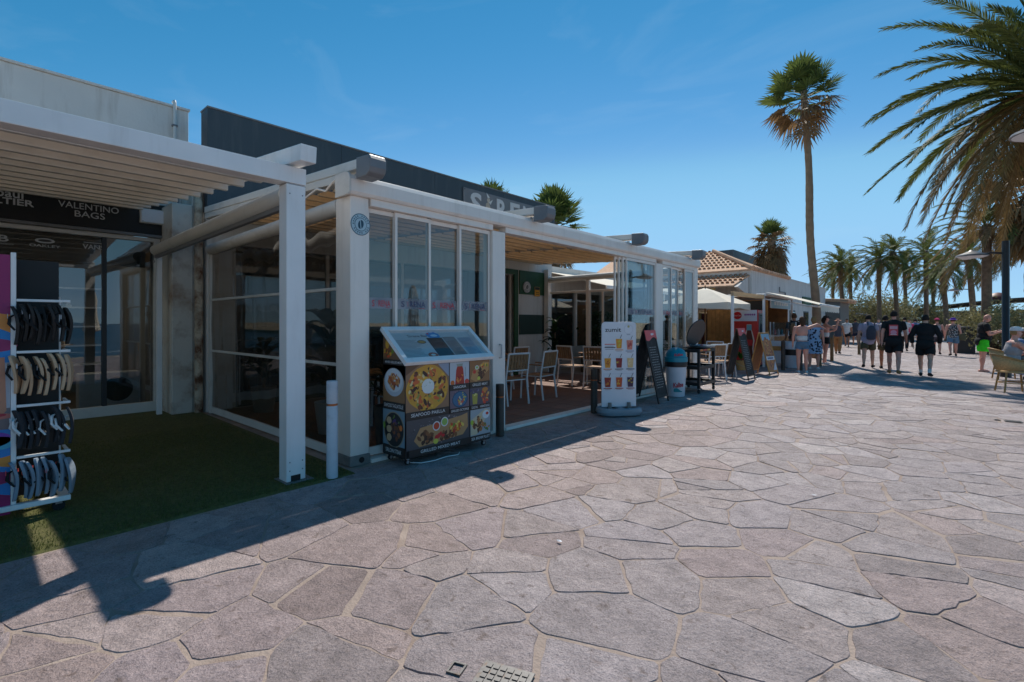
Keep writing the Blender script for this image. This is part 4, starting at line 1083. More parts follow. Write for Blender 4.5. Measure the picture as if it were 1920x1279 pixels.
# octopus, cocktail, burger
F.rect(3.67,3.965,.53,.73,S(110,96,110)); F.up(); F.scatter(3.82,.63,.14,.09,60,[S(90,80,110),S(130,110,130),S(70,60,90)],.006,.014,fr_); F.ell(3.82,.625,.12,.095,S(34,76,108),24); F.up(); F.ell(3.82,.625,.105,.082,S(48,106,142),24); F.up(); F.scatter(3.82,.61,.055,.045,24,[S(222,200,160),S(200,90,70),S(226,150,80),S(120,60,80)],.008,.02,fr_); F.scatter(3.82,.65,.09,.06,6,[S(200,196,70)],.008,.014,fr_)
caption(F, 3.67,3.965,.475,.53,'GRILLED OCTOPUS',.27)
F.rect(3.975,f1-.005,.53,.73,S(84,80,92)); F.up(); F.scatter(4.05,.70,.07,.03,14,[S(60,56,100),S(110,110,140)],.006,.014,fr_); F.poly([(4.02,.54),(4.09,.54),(4.10,.66),(4.01,.66)], S(170,160,70)); F.up(); F.scatter(4.055,.65,.03,.015,10,[S(90,130,50),S(220,210,130)],.006,.012,fr_); F.scatter(4.22,.63,.06,.08,30,[S(214,140,60),S(160,80,40),S(206,70,50),S(226,190,120)],.012,.028,fr_); F.ell(4.22,.70,.05,.025,S(200,130,60))
caption(F, 3.975,4.12,.475,.53,'COCKTAIL',.10); caption(F, 4.125,f1-.005,.475,.53,'HOMEMADE BURGER',.16)
# mixed meat
F.rect(f0+.005,3.965,.17,.48,S(78,76,80)); F.up(); F.scatter(3.53,.33,.42,.14,140,STONE,.004,.014,fr_)
F.poly([(3.17,.26),(3.24,.185),(3.86,.22),(3.94,.30),(3.93,.46),(3.84,.44),(3.25,.385)], S(186,140,94)); F.up(); F.scatter(3.32,.27,.10,.06,26,GRILL,.02,.035,fr_); F.scatter(3.62,.25,.14,.04,26,GRILL,.018,.03,fr_); F.scatter(3.76,.33,.10,.05,40,VEG,.012,.03,fr_); F.scatter(3.52,.26,.07,.03,8,[S(206,40,46)],.012,.026,fr_)
for xx, yy, c_ in ((3.47,.375,S(206,70,36)),(3.585,.405,S(150,186,90))): F.ell(xx,yy,.052,.052,WHT); F.up(); F.ell(xx,yy,.040,.040,c_); F.up()
F.ell(3.46,.21,.034,.028,S(206,204,80)); F.up(); caption(F, f0+.03,3.965,.10,.172,'GRILLED MIXED MEAT',.56)
# sea bream
F.rect(3.975,f1-.005,.17,.475,S(160,170,176)); F.up(); F.poly([(3.98,.18),(4.08,.18),(4.30,.44),(4.22,.47),(3.99,.36)], S(206,190,160)); F.scatter(4.10,.30,.09,.08,30,[S(176,110,60),S(120,74,44),S(222,176,110),S(90,60,46)],.015,.035,fr_); F.scatter(4.24,.26,.05,.04,12,[S(90,120,50),S(206,120,60)],.01,.02,fr_); F.ell(4.23,.40,.06,.05,S(220,226,230)); F.up(); F.ell(4.25,.41,.024,.018,S(206,60,40)); F.ell(4.0,.33,.024,.03,S(170,190,60)); caption(F, 3.975,f1-.005,.10,.17,'SEA BREAM FILLET',.30)
F.build('front_print', cb)
# end panel facing the shop (-Y)
E_ = Print((0,y0-.0005,0), (1,0,0), (0,0,1), .0003)
E_.poly([(x0,.09),(x1,.09),(x1,1.07),(x0,1.39)], S(44,40,40)); E_.up()
E_.poly([(x0+.005,1.11),(x1-.06,1.11),(x0+.005,1.37)], S(120,86,60)); E_.up(); E_.scatter(x0+.10,1.18,.08,.05,30,VEG+GRILL,.012,.03,fr_); E_.ell(x0+.08,1.27,.035,.05,S(214,160,60)); E_.up(); caption(E_, x0+.005,x1-.01,1.055,1.105,'MIXED GRILLED MEAT',.30)
E_.rect(x0+.005,x1-.005,.66,1.05,S(150,110,74)); E_.rect(x0+.005,x1-.005,.9,1.05,S(90,80,80)); E_.up(); E_.ell(x0+.20,.87,.175,.15,S(190,196,204),26); E_.up(); E_.ell(x0+.20,.89,.155,.125,S(214,218,222),26); E_.up(); E_.scatter(x0+.20,.88,.10,.08,60,[S(206,130,70),S(180,90,50),S(222,170,110),S(120,60,44)],.014,.03,fr_); caption(E_, x0+.005,x1-.005,.58,.66,'SEAFOOD TAGLIATELLE',.34)
E_.rect(x0+.005,x1-.005,.20,.575,S(120,146,160)); E_.up(); E_.ell(x0+.205,.37,.185,.19,S(150,140,120),28); E_.up(); E_.ell(x0+.205,.37,.17,.178,S(30,30,34),28); E_.up(); E_.scatter(x0+.24,.37,.08,.10,40,GRILL+[S(60,44,56)],.014,.03,fr_)
for yy in (.28,.37,.46): E_.ell(x0+.12,yy,.045,.04,S(196,168,130),14,rag=.15,rng=fr_)
E_.up(); E_.ell(x0+.33,.40,.026,.03,S(222,120,50)); E_.ell(x0+.03,.40,.02,.04,S(120,160,60)); E_.scatter(x0+.24,.48,.06,.05,8,[S(90,60,120),S(100,130,60)],.01,.02,fr_); caption(E_, x0+.005,x1-.005,.10,.19,'SIRLOIN STEAK',.28)
E_.build('side_print', cb)
for xx in (x0+.05, x1-.05):
    for yy in (y0+.06, y1-.06):
        w_ = MB(); w_.tube([(xx-.012,yy,.042),(xx+.012,yy,.042)], .030, 14); wo = w_.build('caster', 'rubber', mc, smooth=True)
        MB().tube([(xx+.0125,yy,.042),(xx+.0145,yy,.042)], .018, 12).build('hub', 'steel', wo); MB().box(xx-.02,xx+.02,yy-.014,yy+.014,.066,.0845).build('fork', 'steel', wo)
t = MB(); t.tube([(-4.30,3.18,.02),(-4.20,3.26,.018),(-4.16,3.42,.02),(-4.19,3.6,.018),(-4.15,3.74,.02),(-4.22,3.82,.02)], .005, 6); tag(t.build('power_cable', 'white_metal', smooth=True), 'thin white cable lying on the paving under the menu cart', 'cable')

# ================================================================== JUICE SIGN
js = thing('juice_sign', (-4.05, 7.12, .012), 'white rounded sign with cups of juice on a blue grey plastic base', 'sign', rz=R(-40))
def rr(w_, h_, r_, z0=0):
    pts = []
    for cx, cz, a0 in ((w_/2-r_, z0+r_*.2, None),(w_/2-r_, z0+h_-r_, 0),(-w_/2+r_, z0+h_-r_, 90)):
        if a0 is None: continue
        for k in range(7): a = R(a0+15*k); pts.append((cx+r_*math.cos(a), cz+r_*math.sin(a)))
    return [(w_/2,z0)] + pts + [(-w_/2,z0)]
m = MB(); m.prism(rr(.58,1.37,.06,.13), (-.012,0,0), (0,1,0), (0,0,1), (1,0,0), .024); jp = m.build('panel', 'panel_white', js, w=False, bevel=.003)
P = Print((.0125,0,0), (0,1,0), (0,0,1), .0004)
P.text('zumit', -.10, 1.34, .10, S(40,38,40), .27, .012); P.ell(.16,1.38,.075,.075,S(190,190,196),24); P.up(); P.ell(.16,1.38,.070,.070,S(226,226,230),24); P.up(); P.ell(.16,1.425,.02,.02,S(190,176,120)); P.rect(.13,.19,1.29,1.296,S(90,90,110))
for k in range(2): P.rect(-.24,-.06,1.13-.05*k,1.145-.05*k,[S(214,110,100),S(60,60,66)][k]); P.rect(-.23,-.09,1.105-.05*k,1.112-.05*k,S(120,110,114))
def cup(x, y, c1, c2, tx):
    P.poly([(x-.042,y),(x+.042,y),(x+.055,y+.16),(x-.055,y+.16)], c1); P.up(); P.scatter(x,y+.08,.035,.055,14,[c2,c1,c2],.008,.02,rf); P.rect(x-.055,x+.055,y+.155,y+.165,S(226,226,220)); P.poly([(x+.012,y+.16),(x+.02,y+.16),(x+.05,y+.225),(x+.042,y+.225)], S(40,40,40)); P.up()
    P.rect(x-.07,x+.07,y-.028,y-.016,tx); P.rect(x-.045,x+.045,y-.046,y-.038,S(170,160,160))
OR = S(226,150,40)
cup(0,1.07,OR,S(214,190,60),S(214,140,60)); cup(.18,1.05,S(216,130,110),S(180,70,70),S(150,150,170))
for xx, c1, c2 in ((-.19,OR,S(180,90,30)),(0,S(140,30,34),S(206,170,60)),(.19,S(222,186,130),S(232,206,160))): cup(xx,.76,c1,c2,S(206,120,70) if xx<0 else S(60,50,56))
P.rect(-.25,.25,.66,.664,S(190,190,200))
for xx, c1, c2 in ((-.19,S(150,40,30),S(206,120,40)),(0,S(200,80,30),S(226,170,60)),(.19,S(70,30,60),S(206,180,60))): cup(xx,.45,c1,c2,S(170,60,50))
P.build('print', jp, w=False)
m = MB(); n = 24
ring = lambda a, b, z: [(a*math.copysign(abs(math.cos(2*math.pi*i/n))**.7, math.cos(2*math.pi*i/n)), b*math.copysign(abs(math.sin(2*math.pi*i/n))**.7, math.sin(2*math.pi*i/n)), z) for i in range(n)]
lv = [ring(.10,.20,0),ring(.20,.34,.012),ring(.225,.37,.06),ring(.215,.36,.115),ring(.18,.325,.128),ring(.15,.29,.075)]
m.add([p for r_ in lv for p in r_], [(i*n+j,i*n+(j+1)%n,(i+1)*n+(j+1)%n,(i+1)*n+j) for i in range(len(lv)-1) for j in range(n)] + [tuple((len(lv)-1)*n+j for j in range(n)), tuple(range(n-1,-1,-1))])
m.build('base', 'bluegrey_plastic', js, w=False, smooth=True)
m = MB(); m.box(-.16,.16,-.05,.05,.074,.127); m.build('base_bridge', 'bluegrey_plastic', js, w=False, bevel=.015)
for yy in (-.16,.16): MB().tube([(-.03,yy,.06),(-.03,yy,.18)], .03, 10).build('knob', 'concrete', js, w=False, smooth=True); MB().tube([(.03,yy,.06),(.03,yy,.20)], [.034,.028], 12).build('knob', 'concrete', js, w=False, smooth=True)

# ================================================================== A-FRAME BOARDS
def aframe(name, loc, rz, w_, h_, spread, frame_mat, face, header, label, cat='sandwich board', art=None):
    t = thing(name, loc, label, cat, rz=rz)
    for sgn in (1, -1):
        top = Vector((sgn*.012,0,h_)); bot = Vector((sgn*spread,0,0)); d = (top-bot).normalized(); nn = Vector((d.z,0,-d.x)) * sgn
        def q(a, b, c, e, h0, h1):
            o = []
            for h in (h0, h1):
                for (s_, y_) in ((a,c),(b,c),(b,e),(a,e)): o.append(bot + d*s_ + Vector((0,y_,0)) + nn*h)
            return o, [(0,3,2,1),(4,5,6,7),(0,1,5,4),(1,2,6,5),(2,3,7,6),(3,0,4,7)]
        L = (top-bot).length; m = MB()
        m.add(*q(0,L,-w_/2,-w_/2+.04,-.012,.012)); m.add(*q(0,L,w_/2-.04,w_/2,-.012,.012)); m.add(*q(L-.04,L,-w_/2+.04,w_/2-.04,-.0115,.0115)); m.add(*q(.10,.14,-w_/2+.04,w_/2-.04,-.0115,.0115))
        m.build('frame', frame_mat, t, w=False, bevel=.003)
        m = MB(); m.add(*q(.1402,L-.0402,-w_/2+.0402,w_/2-.0402,-.004,.004)); bd = m.build('board', face, t, w=False)
        if header and sgn == 1:
            hb = MB(); base = bot + d*(L-.01) + nn*.013
            pts = [(-w_/2,.02)] + [(-w_/2 + w_*i/12, -.15 - .035*math.sin(i*.52+.4)) for i in range(13)] + [(w_/2,.02)]
            hb.prism(pts, base, (0,1,0), d, nn, .006); ho = hb.build('header', 'coral', t, w=False)
            Pp = Print(base + nn*.0065, Vector((0,sgn*1.0,0)), d, .0005); Pp.ell(.04,-.06,.05,.022,S(236,220,220)); Pp.ell(.10,-.055,.025,.02,S(236,220,220)); Pp.build('header_logo', ho, w=False)
        if art and sgn == 1: art(bd, bot + d*.1402 + nn*.0045, d, L-.18, w_-.08)
    m = MB(); m.tube([(-spread*.7,w_/2-.02,.3*h_),(0,w_/2-.02,.24*h_),(spread*.7,w_/2-.02,.3*h_)], .004, 6); m.build('chain', 'steel', t, w=False)
    return t
def chalk_art(bd, o, d, L, w_):
    P = Print(o, (0,1,0), d, .0004); r = random.Random(8)
    for k in range(17):
        yy = L*(.12 + .04*k) ; a = -w_/2+.04+r.random()*.05
        while a < w_/2-.1:
            b = a+.03+r.random()*.07; P.rect(a,min(b,w_/2-.03),yy,yy+.012,S(140,138,136)); a = b+.02
    P.build('chalk_writing', bd, w=False)
def drink_art(bd, o, d, L, w_):
    P = Print(o, (0,1,0), d, .0004); r = random.Random(18); a = w_/2
    P.rect(-a,a,0,L,S(176,110,56)); P.up(); P.rect(-a,a,L*.82,L,S(150,186,206)); P.up()
    P.scatter(0,L*.5,a*.8,L*.4,110,[S(206,130,50),S(160,80,40),S(226,170,80),S(120,60,36),S(190,110,60)],.02,.06,r)
    for xx in (-.09,.08): P.poly([(xx-.04,L*.42),(xx+.04,L*.42),(xx+.055,L*.86),(xx-.055,L*.86)], S(200,110,50)); P.up(); P.scatter(xx,L*.62,.04,L*.17,20,[S(226,160,70),S(160,60,40)],.01,.03,r)
    P.rect(-a,a,L*.28,L*.38,S(226,226,230)); P.up(); [P.rect(-a*.7+a*.24*i,-a*.7+a*.24*i+a*.18,L*.305,L*.355,S(40,60,130)) for i in range(6)]; P.up(); P.poly([(a,0),(a,L*.25),(a*.1,0)], S(190,200,214)); P.build('poster', bd, w=False)
aframe('sandwich_board', (-4.34,8.75,.012), R(3), .50, 1.33, .30, 'sign_black', 'chalk', True, 'black chalkboard with coral header between juice sign and bin', art=chalk_art)
aframe('sandwich_board', (-4.22,13.75,.012), R(-3), .50, 1.33, .30, 'wood_dark', 'chalk', True, 'black chalkboard with coral header in front of the red fridge', art=chalk_art)
aframe('sandwich_board', (-4.10,15.45,.012), R(-10), .56, 1.20, .30, 'wood_orange', 'wood_mid', False, 'wooden framed sandwich board with orange drinks poster', art=drink_art)

# ================================================================== ICE CREAM BIN
bn = thing('waste_bin', (-4.22, 9.72, .012), 'white ice cream waste bin with turquoise domed lid', 'bin')
MB().lathe([(.165,0),(.17,.02),(.205,.60),(.19,.60)], n=24).build('body', 'bin_white', bn, w=False, smooth=True)
MB().lathe([(.2,.595),(.215,.60),(.222,.66),(.216,.705),(.19,.706)], n=24).build('bag_rim', 'black_plastic', bn, w=False, smooth=True)
MB().lathe([(.225,.70),(.228,.73),(.225,.79),(.205,.80),(.195,.86),(.165,.92),(.11,.965),(.04,.985)], n=24).build('lid', 'teal', bn, w=False, smooth=True)
def wrap_text(parent, txt, r0, z, size, ang, c, width, lift=.003, slope_=0.0, shape=None):
    vsx, fs = text2d(txt, .03); w_ = max(p[0] for p in vsx)-min(p[0] for p in vsx); s_ = width/w_; mb = MB(); o = []
    for p in vsx: a = ang + p[0]*s_/r0; rr_ = r0 + lift - slope_*p[1]*size; o.append((rr_*math.cos(a), rr_*math.sin(a), z + p[1]*size + p[0]*s_*.1))
    mb.add(o, fs, c); return mb.build('lettering', 'printed', parent, w=False)
wrap_text(bn, 'Kalise', .190, .20, .13, R(-52), S(190,40,60), .20); wrap_text(bn, 'Kalise', .215, .825, .07, R(-52), S(206,60,80), .17, lift=.004, slope_=.35)
m = MB()
o = []; fs = []
for i in range(11): a = R(-80+5.2*i); o += [(.1835*math.cos(a),.1835*math.sin(a),.10),(.1905*math.cos(a),.1905*math.sin(a),.15+.03*math.sin(i*.5))]
m.add(o, [(2*i,2*i+2,2*i+3,2*i+1) for i in range(10)], S(30,140,150)); m.build('swoosh', 'printed', bn, w=False)

# ================================================================== SERVICE TROLLEY with tray and dome lid
st = thing('service_trolley', (-4.27, 10.75, .012), 'black wheeled service trolley behind the ice cream bin', 'trolley')
for sx in (-.28,.28):
    for sy in (-.42,.42):
        MB().box(sx-.028,sx+.028,sy-.028,sy+.028,.10,.86).build('leg', 'black_plastic', st, w=False, bevel=.006)
        w_ = MB(); w_.tube([(sx-.015,sy,.05),(sx+.015,sy,.05)], .048, 14); wo = w_.build('caster', 'rubber', st, w=False, smooth=True); MB().box(sx-.022,sx+.022,sy-.02,sy+.02,.085,.0995).build('fork', 'steel', wo, w=False)
for z in (.16,.50,.86):
    mm = MB(); mm.box(-.31,.31,-.46,.46,z,z+.02); mm.box(-.31,-.29,-.46,.46,z+.0201,z+.07); mm.box(.29,.31,-.46,.46,z+.0201,z+.07); mm.box(-.2899,.2899,-.46,-.44,z+.0201,z+.07); mm.box(-.2899,.2899,.44,.46,z+.0201,z+.07); sh = mm.build('shelf', 'black_plastic', st, w=False, bevel=.006)
Pp = Print((.3105,0,0), (0,1,0), (0,0,1), .0005); 
for k in range(3): Pp.rect(-.42+.2*k,-.25+.2*k,.885,.925,[S(206,120,40),S(190,60,40),S(214,160,60)][k])
Pp.build('printed_strip', st, w=False)
ty = thing('serving_tray', (-4.16, 10.98, .955), 'grey oval serving tray piled with sachets on the trolley', 'tray')
m = MB(); n = 24; lv = []
for a, b, z in ((.16,.22,0),(.24,.32,.01),(.27,.36,.05),(.255,.34,.052),(.23,.31,.02)): lv.append([(a*math.cos(2*math.pi*i/n), b*math.sin(2*math.pi*i/n), z) for i in range(n)])
m.add([p for r_ in lv for p in r_], [(i*n+j,i*n+(j+1)%n,(i+1)*n+(j+1)%n,(i+1)*n+j) for i in range(4) for j in range(n)] + [tuple(4*n+j for j in range(n)), tuple(range(n-1,-1,-1))]); m.build('tray_dish', 'bluegrey_plastic', ty, w=False, smooth=True)
sc0 = None
for k in range(4):
    o = MB().box(-.04,.04,-.025,.025,0,.012).build('sachet', ['panel_white','red_paint','teal','coral'][k%4])
    a = rf.random()*6.28; o.location = (-4.16+.16*math.cos(a)*rf.random()**.5, 10.98+.22*math.sin(a)*rf.random()**.5, .98+.012*(k//3)); o.rotation_euler = (rf.random()*.4, rf.random()*.4, rf.random()*3)
    tag(o, ['white','red','turquoise','coral'][k%4] + ' paper sachet lying in the oval tray on the trolley', 'sachet', 'sachets in the tray')
dl = thing('black_lid', (-4.30, 10.98, 1.03), 'round black lid propped upright at the back of the tray', 'lid')
m = MB(); m.lathe([(.30,0),(.30,.02),(.27,.05),(.15,.08),(.03,.085)], n=28); lo = m.build('dome', 'black_plastic', dl, w=False, smooth=True); m = MB(); m.lathe([(.285,-.002),(.31,-.006),(.315,.012),(.30,.02)], n=28); l2 = m.build('rim', 'dark_metal', dl, w=False, smooth=True)
for o in (lo, l2): o.rotation_euler = (R(8), R(-68), R(-20)); o.location = (0,0,.24)

# ================================================================== CHAIRS, TABLES
def make_chair():
    t = bpy.data.objects.new('terrace_chair', None); col.objects.link(t)
    # local: +X is the front, seat 0.45 high
    for sy in (-1, 1):
        m = MB(); m.tube([(.24,sy*.25,0),(.22,sy*.25,.44),(.20,sy*.25,.66)], .0185, 8); m.build('leg', 'chair_paint', t, w=False, smooth=True)
        m = MB(); m.tube([(-.28,sy*.25,0),(-.22,sy*.25,.44),(-.30,sy*.245,.93)], .0185, 8); m.build('leg', 'chair_paint', t, w=False, smooth=True)
        m = MB(); m.box(-.24,.22,sy*.25-.025,sy*.25+.025,.655,.68); m.build('armrest', 'chair_wood', t, w=False, bevel=.008)
    m = MB(); m.box(-.21,.22,-.235,.235,.435,.455); m.build('seat_frame', 'chair_paint', t, w=False, bevel=.004)
    for k in range(6): MB().box(-.20+.07*k,-.14+.07*k,-.235,.235,.456,.468).build('seat_slat', 'chair_wood', t, w=False, bevel=.003)
    m = MB(); m.tube([(-.30,-.245,.925),(-.30,.245,.925)], .0185, 8); m.build('top_rail', 'chair_paint', t, w=False, smooth=True); m = MB(); m.tube([(-.25,-.245,.62),(-.25,.245,.62)], .016, 8); m.build('back_rail', 'chair_paint', t, w=False, smooth=True)
    for k in range(7):
        y = -.21+.07*k; m = MB(); m.bar((-.255,y,.63),(-.297,y,.912),.056,.012,up=(1,0,0)); m.build('back_slat', 'chair_wood', t, w=False)
    return t
def make_table():
    t = bpy.data.objects.new('terrace_table', None); col.objects.link(t)
    MB().box(-.36,.36,-.36,.36,.72,.75).build('table_top', 'wood_mid', t, w=False, bevel=.008)
    MB().tube([(0,0,.03),(0,0,.719)], .035, 12).build('column', 'dark_metal', t, w=False, smooth=True)
    m = MB()
    for a in range(4): m.bar((0,0,.03),(.33*math.cos(R(45+90*a)),.33*math.sin(R(45+90*a)),.015),.05,.03)
    m.build('base', 'dark_metal', t, w=False)
    return t
ch0 = make_chair(); tb0 = make_table(); cu = [0]; tu = [0]
def chair(x, y, rz, label, z=.016, grp='slatted aluminium terrace chairs'):
    t = ch0 if cu[0] == 0 else copy_tree(ch0); cu[0] += 1
    t.location = (x, y, z); t.rotation_euler = (0, 0, R(rz)); return tag(t, label, 'chair', grp)
def table(x, y, label, z=.016):
    t = tb0 if tu[0] == 0 else copy_tree(tb0); tu[0] += 1
    t.location = (x, y, z); return tag(t, label, 'table', 'terrace tables')
table(-6.85, 7.0, 'square wooden terrace table nearest the open doorway')
chair(-6.12, 6.75, 172, 'aluminium chair nearest the open doorway of the terrace')
chair(-6.15, 7.65, 186, 'aluminium chair second from the doorway, beside the nearest table')
chair(-7.55, 6.8, 0, 'aluminium chair across the nearest table from the doorway'); chair(-7.6, 7.5, 6, 'aluminium chair at the inner corner of the nearest table')
table(-8.2, 8.6, 'square wooden terrace table near the green door frame'); chair(-7.6, 8.5, 180, 'aluminium chair at the table near the green door frame, street side'); chair(-8.75, 8.8, 0, 'aluminium chair at the table near the green door frame, wall side')
table(-6.6, 10.6, 'square terrace table in the sunlit far bay'); chair(-6.85, 9.85, 80, 'aluminium chair in the sunlit far bay, facing away from the doorway'); chair(-6.2, 9.95, 100, 'aluminium chair behind the juice sign in the far bay'); chair(-5.7, 10.7, 180, 'aluminium chair behind the glass panel of the far bay'); chair(-6.6, 11.35, -90, 'aluminium chair against the far side of the terrace')
table(-6.6, 4.2, 'square terrace table behind the menu cart'); chair(-6.0, 4.2, 180, 'aluminium chair behind the menu cart inside the glass'); chair(-7.2, 4.3, 0, 'aluminium chair behind the sliding panels, inner side')
table(-5.45, 13.75, 'square wooden table outside, beyond the far end of the terrace', .01)
chair(-4.75, 13.1, 150, 'aluminium chair just behind the service trolley', .01); chair(-4.72, 13.85, 170, 'aluminium chair beside the far chalkboard', .01); chair(-5.3, 14.6, -95, 'aluminium chair behind the far outdoor table', .01)

# potted plants inside the terrace
def leafy(mb, c, n, L, w_, r, rise=.9, droop=.8):
    for k in range(n):
        a = 2*math.pi*k/n + r.random()*.7; l_ = L*(.65+.5*r.random()); pr = None; u0 = rise*(.6+.6*r.random()); N = 5; pts = []
        for i in range(N+1):
            s_ = i/N; pts.append(Vector((c[0]+math.cos(a)*l_*s_*.62, c[1]+math.sin(a)*l_*s_*.62, c[2]+l_*(u0*s_ - droop*s_*s_*.75))))
        sd = Vector((-math.sin(a), math.cos(a), 0)); o = []
        for i, p in enumerate(pts):
            ww = w_*max(0.0, math.sin(math.pi*(.08+.92*i/N)))**.8*.5; o += [p - sd*ww + Vector((0,0,ww*.3)), p, p + sd*ww + Vector((0,0,ww*.3))]
        mb.add(o, [(i*3+j,(i+1)*3+j,(i+1)*3+j+1,i*3+j+1) for i in range(N) for j in range(2)])
def plant(loc, h_, n, L, w_, label, mat='leaf_dark', pot='concrete', pr_=.2, ph=.42, seed=1):
    t = thing('potted_plant', loc, label, 'plant'); r = random.Random(seed)
    MB().lathe([(pr_*.75,0),(pr_,ph),(pr_*.9,ph),(pr_*.85,ph-.04)], n=18).build('pot', pot, t, w=False, smooth=True)
    MB().tube([(0,0,ph-.05),(.01,.01,ph+h_*.6)], [.03,.02], 8).build('stem', 'trunk_date', t, w=False)
    m = MB()
    for k in range(4): leafy(m, (0,0,ph+h_*(.15+.2*k)), n, L*(1-.1*k), w_, r)
    m.build('foliage', mat, t, w=False, smooth=True)
plant((-6.3,3.35,.016), 1.3, 7, .95, .22, 'banana-leaved potted plant behind the clear side screen', pot='panel_white', seed=2)
plant((-8.6,3.4,.016), .8, 8, .7, .12, 'potted plant deep behind the clear side screen near the wall', seed=3)
plant((-8.55,11.4,.016), 1.4, 9, .8, .14, 'tall dark potted plant in the far inner corner of the terrace', seed=4)
plant((-5.05,3.05+.35,.016), .45, 9, .5, .05, 'small bushy potted plant behind the glass beside the corner post', seed=6, pr_=.15, ph=.5)
plant((-6.9,15.6,.01), .35, 9, .7, .12, 'bright green potted plant under the cream parasol', mat='leaf_green', seed=7, pot='ochre')
plant((-5.0,16.4,.01), .2, 10, .6, .05, 'spiky green potted plant beside the red fridge', mat='leaf_green', seed=9, pot='ochre', pr_=.16, ph=.3)
# ================================================================== WHITE BUILDING WITH TILED ROOFS
wb = thing('white_building', (-10, 30, 0), 'long white building with two pinkish clay tiled roofs beyond the terrace', 'building')
m = MB(); m.box(-16,-7.0,24.5,42,0,3.93); m.build('wall', 'plaster', wb)
m = MB(); m.box(-15.99,-7.25,24.44,24.4995,0,2.35); m.build('ochre_dado', 'ochre', wb)
m = MB(); m.box(-7.5,-6.97,31.2,42.03,3.93,4.0); m.build('coping', 'plaster', wb)
TILE = None
def tile_field(parent, P0, ux, us, ncol, nrow, keep, nz):
    """half round clay tiles; ux = across unit vector, us = down slope unit vector"""
    global TILE
    ux = Vector(ux).normalized(); us = Vector(us).normalized(); nn = us.cross(ux).normalized()
    if nn.z < 0: nn = -nn
    if TILE is None:
        mb = MB(); N = 6; o = []; 
        for s_, r_ in ((0,.075),(.46,.095)):
            for i in range(N+1):
                a = math.pi*i/N; o.append((r_*math.cos(a), s_, r_*math.sin(a)*.85)); 
            for i in range(N+1):
                a = math.pi*i/N; o.append(((r_-.014)*math.cos(a), s_, (r_-.014)*math.sin(a)*.85))
        K = 2*(N+1); fs = []
        for i in range(N): fs += [(i,i+1,K+i+1,K+i), (N+1+i,K+N+1+i,K+N+2+i,N+2+i), (K+i,K+i+1,K+N+2+i,K+N+1+i)]
        mb.add(o, fs); TILE = mb.build('roof_tile', 'roof_tile', None, smooth=True); first = True
    else: first = False
    base = root_of(parent).location; cnt = 0
    M3 = Matrix((ux, us, nn)).transposed()
    for c in range(ncol):
        for r_ in range(nrow):
            p = Vector(P0) + ux*(c*.225) + us*(r_*.40)
            if not keep(p): continue
            if first and cnt == 0: o = TILE
            else: o = TILE.copy(); col.objects.link(o)
            o.parent = parent; o.matrix_parent_inverse = Matrix.Identity(4)
            o.location = p - base + nn*(.03 + .004*random.random()); rot = M3.to_4x4() @ Matrix.Rotation(R(-3),4,'X') @ Matrix.Rotation(R(random.uniform(-2,2)),4,'Z'); o.rotation_euler = rot.to_euler(); cnt += 1
AP = Vector((-9.75,27.3,5.35)); C0 = Vector((-6.9,24.35,3.98))
m = MB(); m.add([(-16,24.35,3.98),tuple(C0),tuple(AP),(-16,27.3,5.35),(-6.9,31.2,3.98),(-9.75,31.2,5.35),(-16,24.35,3.93),(-6.9,24.35,3.93),(-6.9,31.2,3.93),(-16,31.2,3.93)], [(0,1,2,3),(1,4,5,2),(6,9,8,7),(0,6,7,1),(1,7,8,4),(4,8,9),(4,9,5)])
rf1 = m.build('roof', 'roof_tile', wb)
dsl = Vector((0,24.35-27.3,3.98-5.35)); Ls = dsl.length
def inhip(p): # left of the hip line on the near slope
    t = (p.y-24.35)/(27.3-24.35); return p.x < C0.x + (AP.x-C0.x)*t + .02 and p.x > -12.2
tile_field(rf1, (-12.2,27.25,5.33), (1,0,0), dsl, 26, 8, inhip, 1)
hd = (C0-AP); 
m = MB(); m.tube([AP + Vector((0,0,.04)), C0 + Vector((0,0,.05))], [.10,.11], 8); m.build('hip_cap', 'roof_tile', rf1, smooth=True)
k = 0
for y in range(16):
    mm = MB(); yy = 24.5+y*.42; mm.tube([(-6.93,yy,4.03),(-6.93,yy+.45,4.02)], [.10,.085], 8); mm.build('edge_tile', 'roof_tile', rf1, smooth=True)
lr = MB(); lr.add([(-12,24.44,3.72),(-7.08,24.44,3.72),(-7.35,22.95,3.16),(-12,22.95,3.16),(-12,24.44,3.66),(-7.08,24.44,3.66),(-7.35,22.95,3.10),(-12,22.95,3.10)], [(0,1,2,3),(4,7,6,5),(0,4,5,1),(1,5,6,2),(2,6,7,3),(3,7,4,0)])
rf2 = lr.build('porch_roof', 'roof_tile', wb)
ds2 = Vector((0,22.95-24.44,3.16-3.72))
tile_field(rf2, (-11.3,24.42,3.715), (1,0,0), ds2, 20, 4, lambda p: p.x < -7.1 - (24.44-p.y)*.18, 1)
m = MB(); m.prism([(22.95,3.09),(24.43,3.65),(24.43,2.75),(24.0,2.85),(23.3,3.0)], (-7.30,0,0), (0,1,0), (0,0,1), (1,0,0), .16); m.build('porch_bracket', 'plaster', wb)
m = MB(); m.box(-9.3,-8.5,24.40,24.4395,.05,2.1); dr = m.build('door', 'maroon', wb, bevel=.01)
m = MB(); m.box(-9.15,-8.65,24.385,24.3995,.5,1.95); m.build('door_pane', 'sign_black', dr)
for x in (-8.3, -9.55): m = MB(); m.box(x-.1,x+.1,23.0,23.2,0,3.08); m.build('porch_post', 'ochre', wb, bevel=.01)
m = MB(); m.box(-6.9995,-6.94,34.6,38.8,2.55,3.1); gs = m.build('green_sign', 'green_paint', wb)
